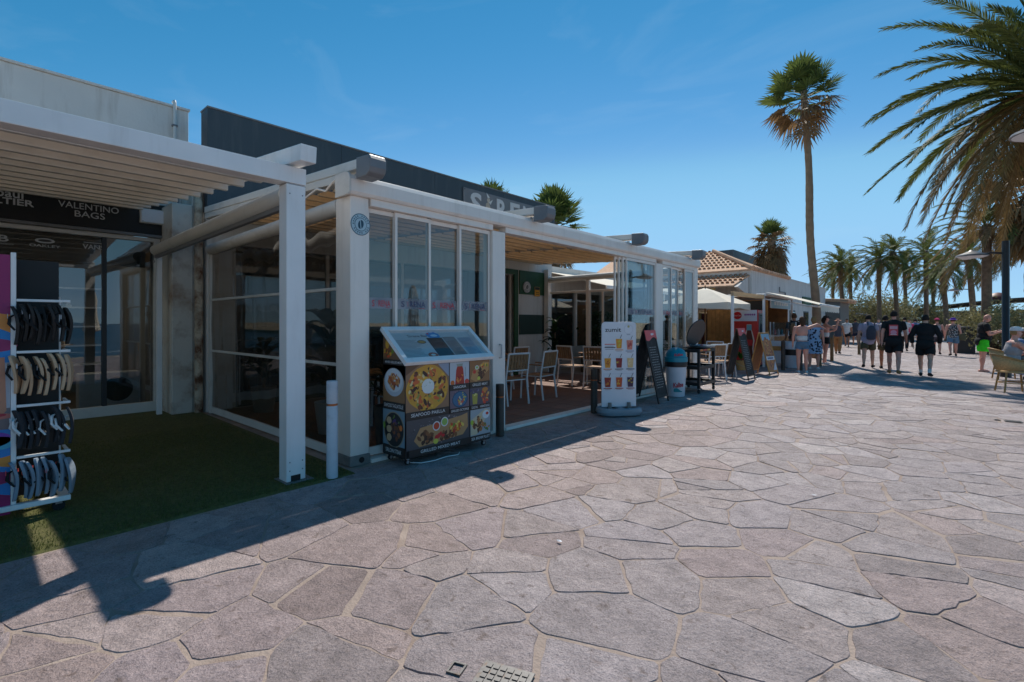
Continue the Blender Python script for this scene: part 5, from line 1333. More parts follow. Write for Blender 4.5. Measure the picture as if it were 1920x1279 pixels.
P = Print((-6.9395,0,0), SU, SV, .001); P.rect(35.2,38.2,2.75,2.92,S(120,160,130)); P.build('sign_print', gs)
for y0_ in (27.5, 31.5, 35.0, 38.5):
    m = MB(); m.box(-6.9995,-6.97,y0_,y0_+1.3,.05,2.2); wd = m.build('window', 'dark_metal', wb); MB().box(-6.9695,-6.962,y0_+.08,y0_+1.22,.13,2.12).build('pane', 'glass_shop', wd)
m = MB(); m.tube([(-6.96,29.2,3.4),(-6.96,29.2,3.15),(-6.96,30.4,3.15),(-6.96,30.4,2.8)], .03, 6); m.build('wall_pipe', 'grey_metal', wb)
m = MB(); m.box(-17,-11.5,36,44,0,6.6); ob = m.build('grey_building', 'fascia'); tag(ob, 'flat grey block showing behind the tiled roof', 'building')
nb = thing('small_building', (-7,44,0), 'small brown building with tiled eave behind the tall palm', 'building')
MB().box(-10,-6.1,42.1,46,0,3.0).build('wall', 'interior_wall', nb); MB().add([(-10,42,3.35),(-5.7,42,3.05),(-5.7,46.2,3.05),(-10,46.2,3.35),(-10,42,3.25),(-5.7,42,2.95),(-5.7,46.2,2.95),(-10,46.2,3.25)], [(0,1,2,3),(4,7,6,5),(0,4,5,1),(1,5,6,2),(2,6,7,3),(3,7,4,0)]).build('tiled_eave', 'roof_tile', nb)
tb_ = nb.children[-1]
for k in range(18):
    mm = MB(); yy = 42.1+.23*k; mm.tube([(-7.4,yy,3.20),(-5.62,yy,3.075)], [.085,.10], 8); mm.build('eave_tile', 'roof_tile', tb_, smooth=True)

# ================================================================== PARASOL, FRIDGE, KIOSK
def parasol(name, loc, r, h_, n, cmat, label, val=.22, folded=False, grp=None):
    t = thing(name, loc, label, 'parasol', grp); m = MB()
    MB().tube([(0,0,0),(0,0,h_)], .025, 10).build('pole', 'wood_mid', t, w=False, smooth=True)
    MB().lathe([(.28,0),(.28,.06),(.06,.09)], n=16).build('base', 'concrete', t, w=False)
    if folded:
        prof = [(.03,h_*.42),(.20,h_*.45),(.17,h_*.55),(.13,h_*.72),(.15,h_*.85),(.10,h_*.95),(.03,h_+.05)]; o = []; N = 28
        for r_, z in prof:
            for j in range(N): q = r_*(1+.22*(j%2)); o.append((q*math.cos(6.283*j/N), q*math.sin(6.283*j/N), z))
        m.add(o, [(i*N+j,i*N+(j+1)%N,(i+1)*N+(j+1)%N,(i+1)*N+j) for i in range(len(prof)-1) for j in range(N)]); m.build('canopy', cmat, t, w=False, smooth=True); return t
    rim = [(r*math.cos(2*math.pi*i/n+math.pi/n), r*math.sin(2*math.pi*i/n+math.pi/n)) for i in range(n)]
    o = [(0,0,h_)]; lv = 5
    for k in range(1, lv+1):
        f = k/lv
        for i in range(n):
            a = rim[i]; b = rim[(i+1)%n]
            for j in range(4):
                u = j/4; sag = -.10*f*math.sin(math.pi*u)*.6
                o.append(((a[0]*(1-u)+b[0]*u)*f, (a[1]*(1-u)+b[1]*u)*f, h_ - (h_*.2)*f**1.1 + sag*.5))
    K = 4*n; fs = [(0,1+i,1+(i+1)%K) for i in range(K)]
    for k in range(lv-1): fs += [(1+k*K+i,1+(k+1)*K+i,1+(k+1)*K+(i+1)%K,1+k*K+(i+1)%K) for i in range(K)]
    last = 1+(lv-1)*K; base = len(o)
    for i in range(K): p = o[last+i]; o.append((p[0]*1.005, p[1]*1.005, p[2]-val*(.8+.2*math.cos(i*math.pi/2))))
    fs += [(last+i,base+i,base+(i+1)%K,last+(i+1)%K) for i in range(K)]
    m.add(o, fs); c = m.build('canopy', cmat, t, w=False, smooth=True)
    for i in range(n):
        mm = MB(); mm.tube([(0,0,h_-.10),(rim[i][0]*.97,rim[i][1]*.97,h_*.8-.02)], .012, 6); mm.build('rib', 'wood_mid', t, w=False)
    MB().lathe([(.02,0),(.03,.03),(.01,.09)], (0,0,h_), 10).build('finial', 'wood_mid', t, w=False)
    return t
parasol('parasol', (-6.2,16.6,0), 1.55, 2.66, 4, 'fabric_cream', 'cream square parasol left of the red fridge')
parasol('parasol', (-8.2,19.6,0), 1.6, 2.6, 4, 'fabric_tan', 'tan parasol shaded behind the cream parasol')

fg = thing('drinks_fridge', (-5.35,18.2,0), 'tall red drinks fridge with white header and bottle picture', 'fridge')
m = MB(); m.box(-5.80,-4.92,17.9,18.55,.06,1.93); fb = m.build('cabinet', 'red_paint', fg, bevel=.015)
m = MB(); m.box(-4.9195,-4.90,17.97,18.48,.2,1.82); m.build('glass_door', 'grey_metal', fg, bevel=.005)
m = MB(); m.box(-4.8995,-4.893,18.02,18.43,.26,1.76); m.build('pane', 'glass_shop', fg)
m = MB(); m.box(-5.78,-4.94,17.92,18.53,0,.0595); m.build('plinth', 'sign_black', fg)
P = Print((0,17.8995,0), (1,0,0), (0,0,1), .0008)
P.rect(-5.79,-4.95,1.55,1.925,S(222,220,226)); P.up(); P.ell(-5.58,1.745,.14,.13,S(206,30,36),24); P.up(); P.text('Coca-Cola',-5.58,1.72,.07,S(240,230,230),.22,.005); [P.rect(-5.35+.06*i,-5.35+.06*i+.045,1.74,1.80,S(150,60,140)) for i in range(6)]; P.rect(-5.34,-5.02,1.69,1.70,S(180,170,190))
bot = [(-.10,0),(.10,0),(.125,.1),(.10,.35),(.13,.6),(.10,.75),(.055,.95),(.055,1.08),(-.055,1.08),(-.055,.95),(-.10,.75),(-.13,.6),(-.10,.35),(-.125,.1)]
P.poly([(-5.2+x*1.35,.22+y*1.13) for x, y in bot], S(228,196,180)); P.up(); P.poly([(-5.2+x,.24+y*1.08) for x, y in bot], S(96,40,30)); P.up(); P.rect(-5.31,-5.09,.72,.92,S(190,30,34)); P.rect(-5.28,-5.12,1.24,1.42,S(120,170,180)); P.build('bottle_print', fb)

ki = thing('kiosk', (-5.6,20.2,0), 'wooden snack kiosk with white awning and light blue sign beside the red fridge', 'kiosk')
for i in range(14):
    x = -7.0 + i*.15; m = MB(); m.box(x+.004,x+.146,19.0,19.03,.02,2.3); m.build('plank', 'wood_orange', ki)
m = MB(); m.box(-7.05,-6.99,19.031,22.0,0.0,2.4); m.box(-6.9899,-4.95,21.97,22.03,0,2.4); m.build('back_wall', 'wood_mid', ki)
m = MB(); m.box(-7.1,-4.72,18.0,22.1,2.40,2.47); m.build('roof', 'white_metal', ki, bevel=.01)
m = MB(); m.box(-5.9,-4.98,18.94,18.985,1.72,2.28); m.build('dark_board', 'sign_black', ki)
for x, y in ((-4.91,15.3),(-4.78,18.05),(-4.78,21.9)):
    m = MB(); m.box(x-.035,x+.035,y-.035,y+.035,0,2.3995); m.build('post', 'white_metal', ki, bevel=.004)
m = MB(); m.bar((-4.91,15.26,2.36),(-4.79,18.0,2.36),.08,.13); m.build('front_beam', 'fabric_tan', ki, bevel=.006)
for k in range(4):
    z = .02+.245*k; m = MB(); m.box(-4.96,-4.90,19.05,21.9,z,z+.235); m.build('counter_board', 'wood_orange' if k % 2 else 'panel_white', ki, bevel=.004)
m = MB(); m.box(-5.25,-4.80,19.0,21.93,1.0,1.04); m.build('counter_top', 'panel_white', ki, bevel=.004)
m = MB(); m.box(-4.86,-4.82,19.1,21.8,2.02,2.36); bs_ = m.build('sign', 'panel_white', ki)
P = Print((-4.8195,0,0), SU, SV, .001); P.rect(19.1,21.8,2.02,2.36,S(150,200,224)); P.up(); [P.rect(19.5+.34*i,19.5+.34*i+.26,2.13,2.25,S(226,236,240)) for i in range(6)]; P.build('sign_print', bs_)
for y in (19.5,20.0,20.5,21.0,21.5):
    m = MB(); m.lathe([(.05,0),(.05,.16),(.03,.18),(.03,.22)], (-5.05,y,1.041), 12); m.build('jar', ['wood_mid','coral','panel_white','teal','ochre'][int(y*2)%5], ki, smooth=True)
m = MB(); m.box(-4.72,-3.92,18.55,19.0,.12,.88); cs = m.build('display_counter', 'panel_white', ki, bevel=.01)
m = MB(); m.box(-4.70,-3.94,18.52,18.5495,.55,.70); m.build('wood_strip', 'wood_orange', cs)
m = MB(); m.box(-4.70,-3.94,18.57,18.98,.8805,1.5); m.build('display_glass', 'glass_shop', cs); m = MB()
for xx in (-4.71,-3.93):
    for yy in (18.56,18.99): m.box(xx-.012,xx+.012,yy-.012,yy+.012,.8805,1.52)
m.build('display_frame', 'white_metal', cs)
aw = MB(); A0 = Vector((-4.75,18.05,2.52)); A1 = Vector((-3.22,18.55,2.06)); A2 = Vector((-3.22,21.9,2.06)); A3 = Vector((-4.75,21.9,2.52)); up_ = Vector((0,0,.012))
aw.add([A0,A1,A2,A3,A0+up_,A1+up_,A2+up_,A3+up_], [(0,3,2,1),(4,5,6,7),(0,1,5,4),(1,2,6,5),(2,3,7,6),(3,0,4,7)]); ao = aw.build('awning', 'fabric_cream', ki)
m = MB(); n_ = 30; o = []
for i in range(n_+1): y = 18.55+3.35*i/n_; o += [(-3.215,y,2.058),(-3.205,y,1.86+.025*math.cos(i*2.1))]
m.add(o, [(2*i,2*i+1,2*i+3,2*i+2) for i in range(n_)]); m.build('valance', 'fabric_cream', ao)
m = MB(); m.tube([tuple(A1+Vector((0,-.03,.02))),tuple(A2+Vector((0,.03,.02)))], .035, 10); m.build('front_bar', 'white_metal', ao, smooth=True)
for a, b in (((-4.78,18.2,2.3),(-3.3,18.6,2.03)),((-4.78,21.8,2.3),(-3.3,21.8,2.03))): m = MB(); m.tube([a,((a[0]+b[0])/2,a[1]+.2,(a[2]+b[2])/2-.05),b], .02, 8); m.build('awning_arm', 'white_metal', ao)
kb = thing('kiosk_bin', (-3.98,18.35,0), 'white round bin with black band in front of the kiosk', 'bin')
MB().lathe([(.20,0),(.235,.02),(.25,.42),(.255,.43)], n=20).build('body', 'bin_white', kb, w=False, smooth=True); MB().lathe([(.26,.431),(.262,.62),(.255,.625)], n=20).build('band', 'black_plastic', kb, w=False, smooth=True); MB().lathe([(.25,.626),(.245,.80),(.2,.86),(.05,.875)], n=20).build('lid', 'bin_white', kb, w=False, smooth=True)

# ================================================================== PALMS AND BUSHES
WIND = Vector((-.80,-.45,0))
def frond(mb, base, az, el, L, r, nl, lw, ll, wind=.25, droop=1.0, stem=True):
    d = Vector((math.cos(az)*math.cos(el), math.sin(az)*math.cos(el), math.sin(el))); p = Vector(base); N = 10; pts = [p.copy()]; st = L/N
    for i in range(N):
        d = (d + Vector((0,0,-1))*.11*droop*(1+i*.12) + WIND*wind*.09*(1+i*.25)).normalized(); p = p + d*st; pts.append(p.copy())
    if stem: mb.tube(pts, [.035*(1-i/N*.85)*L/3.5 for i in range(N+1)], 4, caps=False)
    for k in range(nl):
        s_ = .16 + .84*(k+.5)/nl; f = s_*N; i = min(int(f), N-1); t = f-i; q = pts[i].lerp(pts[i+1], t); tg = (pts[i+1]-pts[i]).normalized()
        sd = tg.cross(Vector((0,0,1)))
        if sd.length < .05: sd = Vector((1,0,0))
        sd.normalize(); un = sd.cross(tg).normalized(); prof = math.sin(math.pi*(.12+.80*s_))**.6
        for sg in (-1, 1):
            l_ = ll*prof*(.8+.4*r.random()); dr = (tg*.95 + sd*sg*(.5+.3*r.random()) + un*(.28*r.random()-.02) + WIND*wind*.4 + Vector((0,0,-.12*droop))).normalized()
            w_ = tg*lw*.5; e = q + dr*l_ + Vector((0,0,-.10*l_*r.random())); mid = q + dr*l_*.5 + un*.01
            mb.add([q-w_*.6, q+w_*.6, mid+w_, e, mid-w_], [(0,1,2,3,4)])
def date_palm(name, loc, h_, L, seed, nf, nl, label, lean=(0,0), tr_=.22, wind=.5, lw=.035, ll=.42, grp=None, dry=.25, thick=1.0, droop=1.0):
    r = random.Random(seed); t = thing(name, loc, label, 'palm tree', grp); N = 9
    pts = [(lean[0]*(i/N)**1.5, lean[1]*(i/N)**1.5, h_*i/N) for i in range(N+1)]
    m = MB(); m.tube([(0,0,-.05)]+pts[1:], [tr_*1.25]+[tr_*(1.0-.15*i/N)*(1+.05*(i%2)) for i in range(1,N+1)], 12); m.ellipsoid((pts[-1][0],pts[-1][1],h_-.1),(tr_*1.5,tr_*1.5,.5),None,10,6)
    m.build('trunk', 'trunk_date', t, w=False, smooth=True)
    g = MB(); d = MB(); c = (lean[0],lean[1],h_+.1)
    for k in range(nf):
        q = (k+.5)/nf; el = R(82 - 120*q**.9 + r.uniform(-8,8)); az = k*2.39996 + r.uniform(-.2,.2); isdry = q > 1-dry
        frond(d if isdry else g, c, az, el, L*(.75+.3*r.random())*(1 if q > .15 else .75), r, nl, lw, ll, wind, droop*(.75+.5*r.random() + (.5 if isdry else 0)))
    g.build('crown', 'leaf_date', t, w=False); d.build('dry_fronds', 'leaf_date_dry', t, w=False)
    return t
def fan_leaf(mb, base, az, el, pet, R_, r, nseg=20, droop=.5):
    d = Vector((math.cos(az)*math.cos(el), math.sin(az)*math.cos(el), math.sin(el))); b = Vector(base); hub = b + d*pet + Vector((0,0,-.12*pet)); mb.tube([b, b.lerp(hub,.5)+Vector((0,0,.04*pet)), hub], [.022,.016,.010], 4, caps=False)
    sd = d.cross(Vector((0,0,1)));
    if sd.length < .05: sd = Vector((1,0,0))
    sd.normalize(); un = sd.cross(d).normalized()
    for i in range(nseg):
        a = R(-118 + 236*(i+.5)/nseg); dr = (d*math.cos(a) + sd*math.sin(a) + un*.18).normalized(); l_ = R_*(.75+.25*math.cos(a))*(.85+.25*r.random()); sdd = dr.cross(un).normalized()*(R_*.055)
        e1 = hub + dr*l_*.6; e2 = hub + dr*l_ + Vector((0,0,-l_*droop*(.2+.4*r.random())))
        mb.add([hub, e1-sdd+un*.01, e2, e1+sdd-un*.01], [(0,1,2,3)])
def fan_palm(name, loc, h_, seed, nl, pet, R_, label, lean=(0,0), tr_=.2, skirt=30, sk_len=1.6, live=.6, sk_r=.5):
    r = random.Random(seed); t = thing(name, loc, label, 'palm tree'); N = 64
    pts = [(lean[0]*math.sin(i/N*1.57)**2 + .05*math.sin(i*.17), lean[1]*(i/N), h_*i/N) for i in range(N+1)]
    MB().tube(pts, [tr_*(1.15-.35*i/N)*(1.25 if i == 0 else 1+r.uniform(-.05,.05)) for i in range(N+1)], 12).build('trunk', 'trunk_fan', t, w=False, smooth=True)
    g = MB(); d = MB(); c = (pts[-1][0], pts[-1][1], h_)
    for k in range(nl):
        q = (k+.5)/nl; el = R(84 - 125*q + r.uniform(-8,8)); az = k*2.39996 + r.uniform(-.3,.3); fan_leaf(g if q < live else d, (c[0],c[1],c[2]-.5*q), az, el, pet*(.8+.4*r.random()), R_*(.85+.3*r.random()), r, 20, .25 if q < live else .9)
    for k in range(skirt):
        az = r.random()*6.28; z = c[2]-.3-sk_len*.7*r.random(); o = Vector((c[0]+math.cos(az)*tr_,c[1]+math.sin(az)*tr_,z)); fan_leaf(d, o, az, R(-62+r.uniform(-16,10)), sk_r*(.6+.7*r.random()), R_*.85, r, 12, .6)
    g.build('crown', 'leaf_fan', t, w=False)
    d.build('dry_skirt', 'leaf_dry', t, w=False)
    return t
fan_palm('fan_palm', (-4.35,24.1,0), 11.3, 5, 40, .85, .85, 'very tall slender fan palm rising beside the kiosk', lean=(-.35,-.25), tr_=.150, skirt=12, sk_len=1.5, live=.72, sk_r=.7)
fan_palm('fan_palm', (-9.4,37.5,0), 7.4, 9, 34, .75, .85, 'stout fan palm with shaggy dry skirt behind the white building', tr_=.34, skirt=150, sk_len=3.0, live=.45, sk_r=.8)
fan_palm('fan_palm', (-14,14.4,0), 6.2, 12, 26, .6, .75, 'fan palm with only its top showing over the fascia, left of the other', tr_=.2, skirt=6, live=.9)
fan_palm('fan_palm', (-13.0,17.3,0), 6.05, 15, 44, .8, .95, 'larger fan palm showing over the right end of the fascia', tr_=.22, skirt=26, live=.7)
date_palm('date_palm', (1.72,18.2,0), 7.2, 4.5, 3, 104, 110, 'large near date palm spreading into the upper right corner', tr_=.27, wind=.10, lw=.040, ll=.46, dry=.3, droop=.7)
fan_palm('fan_palm', (2.75,33,0), 8.0, 31, 46, 1.1, 1.2, 'shaggy fan palm behind the near date palm at the right edge', tr_=.3, skirt=70, sk_len=2.6, live=.5, sk_r=.9)
date_palm('date_palm', (1.15,33,0), 5.9, 3.2, 41, 40, 30, 'date palm with drooping dry fronds beside the right hand lamp posts', tr_=.2, wind=.6, lw=.05, ll=.5, dry=.45)
rowp = [(1574,512,58,'first'),(1590,520,66,'second'),(1640,506,56,'third'),(1674,492,58,'fourth'),(1692,512,70,'fifth'),(1728,492,60,'sixth'),(1766,524,54,'seventh'),(1745,540,80,'eighth'),(1556,530,72,'ninth'),(1815,500,48,'tenth')]
def ray_at(px_, py_, Y):
    a = (px_-960)/928; b = (605-py_)/928; dx = -math.sin(YAW)+a*math.cos(YAW); dy = math.cos(YAW)+a*math.sin(YAW); t = Y/dy; return (dx*t, Y, 1.5+b*t)
plabels = ['date palm at the left end of the far row, leaning left','slim date palm just right of the leftmost far palm','date palm above the person with the sling bag','tall date palm above the black shirted pair','date palm half hidden behind the tall far one','tall date palm above the person in the black jacket','low date palm in front of the dark pavilion','small distant date palm between the taller ones','distant date palm partly behind the tall fan palm trunk','date palm in front of the pavilion roof, right of the low one']
for k, (px_, py_, Y, nm) in enumerate(rowp):
    p = ray_at(px_, py_, Y); date_palm('date_palm', (p[0]+.35,p[1],0), p[2]+.7, 3.1+.3*(k%3), 50+k, 34, 30, plabels[k], lean=(-.35+.15*(k%3),0), tr_=.19, wind=.45, lw=.09, ll=.55, grp='date palms along the far promenade', dry=.16, droop=.85)
def bush(name, loc, rx, ry, rz_, n, seed, label, mat='leaf_bush', ls=.10):
    r = random.Random(seed); t = thing(name, loc, label, 'bush'); m = MB(); s_ = MB()
    tips = []
    for k in range(60):
        a = r.random()*6.28; q = r.random()**.5; e = Vector((rx*q*math.cos(a), ry*q*math.sin(a), rz_*(.45+.6*r.random()*(1-.4*q)))); s_.tube([(0+.1*math.cos(a),.1*math.sin(a),0), e*.5+Vector((0,0,.1)), e], [.03,.02,.006], 4, caps=False); tips.append(e)
    for k in range(n):
        c = r.choice(tips); p = c + Vector((r.gauss(0,rx*.16), r.gauss(0,ry*.16), r.gauss(0,rz_*.14)))
        if p.z < .03: p.z = .05
        u = Vector((r.gauss(0,1),r.gauss(0,1),r.gauss(0,1))).normalized(); v = u.cross(Vector((r.gauss(0,1),r.gauss(0,1),r.gauss(0,1)))).normalized(); l_ = ls*(.6+.8*r.random())
        m.add([p-u*l_, p+v*l_*.35, p+u*l_, p-v*l_*.35], [(0,1,2,3)])
    s_.build('branches', 'trunk_date', t, w=False); m.build('foliage', mat, t, w=False)
p = ray_at(1622,620,60); bush('bush', (p[0],60,0), 3.4, 3, 4.0, 9000, 1, 'grey green feathery shrub behind the person with the sling bag', ls=.12)
p = ray_at(1690,620,66); bush('bush', (p[0],66,0), 3.6, 3, 3.4, 9000, 2, 'grey green shrub between the far palm trunks', ls=.12)
p = ray_at(1868,620,34); bush('bush', (p[0],34,0), 1.5, 1.5, 2.1, 7000, 3, 'olive bush behind the person in neon shorts', ls=.07)
p = ray_at(1915,620,32); bush('bush', (p[0],32,0), 1.7, 1.5, 2.0, 7000, 4, 'olive bush at the right edge behind the seated people', mat='leaf_bush', ls=.07)
p = ray_at(1580,620,75); bush('bush', (p[0],80,0), 2.2, 2, 2.8, 1200, 5, 'small distant shrub beside the light blue parasol', ls=.16)

# dark pavilion with curved roof far right, low planter wall
pv = thing('pavilion', (1,72,0), 'long dark pavilion with a low curved roof beyond the palms', 'pavilion'); N = 18; o = []
for i in range(N+1):
    x = -3.2 + 14*i/N; z = 2.75 + 1.15*math.sin(math.pi*min(.5+.0,(.04+.96*i/N)*.62)); o += [(x,70,z),(x,84,z),(x,70,z+.18),(x,84,z+.18)]
m = MB(); m.add(o, [f for i in range(N) for f in ((4*i,4*i+1,4*i+5,4*i+4),(4*i+2,4*i+6,4*i+7,4*i+3),(4*i,4*i+4,4*i+6,4*i+2),(4*i+1,4*i+3,4*i+7,4*i+5))] + [(0,2,3,1),(4*N,4*N+1,4*N+3,4*N+2)]); m.build('curved_roof', 'interior_dark', pv, smooth=True)
MB().box(-2.6,10.5,71.2,83,0,2.74).build('wall', 'dark_metal', pv)
for k in range(8): MB().box(-2.5+1.6*k,-1.2+1.6*k,71.15,71.19,.9,2.4).build('window', 'glass_shop', pv)
MB().lathe([(1.0,0),(1.0,.5),(.7,.85),(.1,1.0)], (3.6,77,3.85), 16).build('roof_cowl', 'maroon', pv, smooth=True)

# lamp posts
def lamp(loc, h_, ax, label, arm=.8, thick=.07):
    t = thing('street_lamp', loc, label, 'street lamp')
    MB().lathe([(thick*1.5,0),(thick*1.5,.5),(thick,.55),(thick,h_)], n=12).build('pole', 'dark_metal', t, w=False, smooth=True)
    d = Vector((math.cos(ax), math.sin(ax), 0)); a = Vector((0,0,h_-.35))
    MB().tube([a, a+d*arm*.6+Vector((0,0,.05)), a+d*arm], .03, 8).build('arm', 'dark_metal', t, w=False, smooth=True)
    hd_ = a + d*(arm+.18); m = MB(); m.lathe([(.05,.16),(.08,.13),(.14,.10),(.34,.02),(.36,-.02),(.345,-.025)], (hd_.x,hd_.y,hd_.z), 24); sh = m.build('lamp_shade', 'grey_metal', t, w=False, smooth=True)
    m = MB(); m.lathe([(.33,-.028),(.25,-.06),(.05,-.075)], (hd_.x,hd_.y,hd_.z), 24); m.build('diffuser', 'panel_white', sh, w=False, smooth=True)
    return t
lamp((1.92,11.0,0), 4.75, math.pi, 'near street lamp whose grey disc head enters at the right edge', arm=.75)
lamp((1.05,19.2,0), 3.75, math.pi, 'dark street lamp post rising behind the seated people', arm=.5, thick=.08)
lamp((1.40,36,0), 5.3, math.pi, 'farther dark lamp post left of the shaggy palms', arm=.8)
lamp((.95,48,0), 4.2, math.pi, 'distant dark lamp post before the pavilion', arm=.8)
lb_ = thing('litter_box', (.35,33,0), 'dark grey box beside the far lamp post', 'litter box'); MB().box(-.4,.4,-.3,.3,0,1.25).build('body', 'dark_metal', lb_, w=False, bevel=.03); MB().box(-.43,.43,-.33,.33,1.251,1.32).build('top', 'grey_metal', lb_, w=False, bevel=.02)
p = ray_at(1592,640,62); q = parasol('parasol', (p[0],62,0), 2.4, 2.95, 8, 'teal_fabric' if 'teal_fabric' in MATS else 'cloth_blue', 'distant light blue parasol at the end of the promenade')
# ================================================================== PEOPLE
pmat('fabric_aqua', S(150,206,222), .85, var=.06)
q.children[2].data.materials[0] = MATS['fabric_aqua'] if q.children[2].name.startswith('canopy') else q.children[2].data.materials[0]
def unit(v): return v.normalized() if v.length > 1e-6 else Vector((0,0,-1))
def person(loc, face, H, label, skin='skin_light', legs=((8,6),(-10,12)), arms=None, lean=0, garments=(), hair='hair_dark', hairlen=0, shoes='cloth_black', hat=None, hatmat=None, seated=None, vox=.014, headtilt=0, headturn=0, build=1.0, belly=0.0, sock=None):
    """legs: (thigh swing, knee bend) left,right in degrees; arms: ((elbow xyz),(wrist xyz)) offsets from the shoulder in metres per side or None; faces local +Y"""
    k = H/1.75; t = thing('person', loc, label, 'person', rz=face)
    base_z = .93*k; B = []      # bones: name, p0, p1, r0, r1
    if seated: base_z = seated + .09
    pel = Vector((0,0,base_z)); ln = R(lean); upv = Vector((0, math.sin(ln), math.cos(ln)))
    waist = pel + upv*.16*k; chest = pel + upv*.40*k; neck = pel + upv*.555*k; hl = R(headtilt)
    headv = Vector((0, math.sin(ln*.5+hl), math.cos(ln*.5+hl))); headc = neck + headv*.165*k + Vector((0,.012*k,0))
    B.append(('torso', pel - upv*.06*k, neck - upv*.03*k, .15*k, .12*k)); B.append(('neck', neck - upv*.04*k, neck + headv*.09*k, .055*k, .05*k)); B.append(('head', neck + headv*.09*k, neck + headv*.25*k, .09*k, .09*k))
    m = MB(); bw = build
    def blob(c, r, rot=None): m.ellipsoid(c, r, rot, 16, 12)
    rt = Matrix.Rotation(-ln, 3, 'X')
    blob(pel + Vector((0,-.01*k,-.01*k)), (.168*k*bw, .122*k*bw, .135*k), rt); blob(waist + Vector((0,belly,0)), (.145*k*bw, (.105+belly)*k*bw, .16*k), rt); blob(chest - upv*.05*k + Vector((0,belly*.4,0)), (.168*k*bw, .115*k*bw, .19*k), rt); blob(chest + upv*.07*k, (.175*k*bw, .095*k*bw, .10*k), rt)
    def limb(name, a, b, r0, r1, bulge=0):
        m.tube([a, a.lerp(b,.33), a.lerp(b,.66), b], [r0, r0*(1+bulge), (r0+r1)/2, r1], 12); blob(a, (r0,)*3); blob(b, (r1,)*3); B.append((name, a, b, r0, r1))
    m.tube([neck - upv*.06*k, neck + headv*.10*k], [.062*k,.05*k], 12)
    hr = Matrix.Rotation(-(ln*.5+hl), 3, 'X'); ht = Matrix.Rotation(R(headturn), 3, 'Z')
    blob(headc + headv*.02*k, (.075*k,.092*k,.105*k), hr); blob(headc + hr @ (ht @ Vector((0,.03*k,-.045*k))), (.055*k,.06*k,.065*k), hr)
    blob(headc + hr @ (ht @ Vector((0,.098*k,-.012*k))), (.013*k,.022*k,.022*k), hr)
    for s_ in (-1,1): blob(headc + hr @ (ht @ Vector((s_*.076*k,0,0))), (.012*k,.022*k,.032*k), hr)
    for si, s_ in enumerate((-1, 1)):
        hip = pel + Vector((s_*.092*k*bw, 0, -.05*k)); th, kn = legs[si]
        if seated is None: d1 = Vector((s_*.03, math.sin(R(th)), -math.cos(R(th)))); d2 = Vector((0, math.sin(R(th-kn)), -math.cos(R(th-kn))))
        else: d1 = Vector((s_*.12, 1, -.06)).normalized(); d2 = Vector((0, math.sin(R(th)), -math.cos(R(th))))
        knee = hip + d1*.425*k; ank = knee + d2*.40*k
        limb('thigh', hip, knee, .083*k*bw, .056*k, .04); limb('shin', knee, ank, .054*k, .036*k, .10); blob(knee.lerp(ank,.28) - Vector((0,.018*k,0)), (.05*k,.05*k,.10*k))
        fp = R((th-kn)*.5) if seated is None else 0; toe = ank + Vector((s_*.025, .155*k*math.cos(fp), -.055*k + .15*k*math.sin(fp)*.6)); heel = ank + Vector((0,-.05*k,-.045*k))
        m.tube([heel, ank.lerp(toe,.4)+Vector((0,0,-.02*k)), toe], [.034*k,.040*k,.026*k], 10); blob(heel, (.036*k,)*3); blob(toe, (.040*k,.035*k,.022*k)); B.append(('foot', heel, toe, .042*k, .036*k))
        sh = chest + upv*.085*k + Vector((s_*.192*k*(.6+.4*bw),0,0)); a = arms[si] if arms else None
        if a is None: el = sh + Vector((s_*.06,-.04,-.285))*k; wr = el + Vector((s_*.02,.07,-.24))*k
        else: el = sh + unit(Vector(a[0]))*.285*k; wr = el + unit(Vector(a[1]))*.245*k
        limb('uarm', sh, el, .052*k*(.5+.5*bw), .041*k, .04); limb('farm', el, wr, .040*k, .027*k, .06)
        hd = (wr-el).normalized(); sdv = hd.cross(Vector((0,1,0)));
        if sdv.length < .1: sdv = hd.cross(Vector((1,0,0)))
        sdv.normalize(); fw = sdv.cross(hd).normalized(); pc = wr + hd*.05*k
        m.tube([wr, pc, wr+hd*.088*k], [.024*k,.030*k,.026*k], 8); B.append(('hand', wr, wr+hd*.17*k, .035*k, .02*k))
        for fi in range(4):
            o_ = wr + hd*.085*k + fw*(-.027+.018*fi)*k; l_ = (.062,.075,.07,.055)[fi]*k; c1 = o_ + hd*l_*.55; c2 = c1 + (hd*.75 - sdv*s_*.55).normalized()*l_*.5; m.tube([o_ - hd*.01, c1, c2], [.0095*k,.009*k,.0075*k], 6)
        o_ = wr + hd*.03*k + fw*.022*k; m.tube([o_, o_+(hd*.6+fw*.8)*.035*k, o_+(hd*.95+fw*.7)*.062*k], [.012*k,.010*k,.008*k], 6)
    body = m.build('body', skin, t, w=False)
    rm = body.modifiers.new('r', 'REMESH'); rm.mode = 'VOXEL'; rm.voxel_size = vox; sm_ = body.modifiers.new('s', 'SMOOTH'); sm_.iterations = 3 if vox < .013 else 2; sm_.factor = .5
    dg = bpy.context.evaluated_depsgraph_get(); me = bpy.data.meshes.new_from_object(body.evaluated_get(dg)); body.modifiers.clear(); old = body.data; body.data = me; bpy.data.meshes.remove(old); me.shade_smooth()
    if not me.materials: me.materials.append(MATS[skin])
    co = [v.co.copy() for v in me.vertices]; no = [v.normal.copy() for v in me.vertices]; info = []
    for p in co:
        best = None
        for (nm, a, b, r0, r1) in B:
            ab = b-a; u = max(0, min(1, (p-a).dot(ab)/ab.length_squared)); d = (p-(a+ab*u)).length/(r0+(r1-r0)*u)
            if best is None or d < best[0]: best = (d, nm, u)
        info.append((best[1], best[2]))
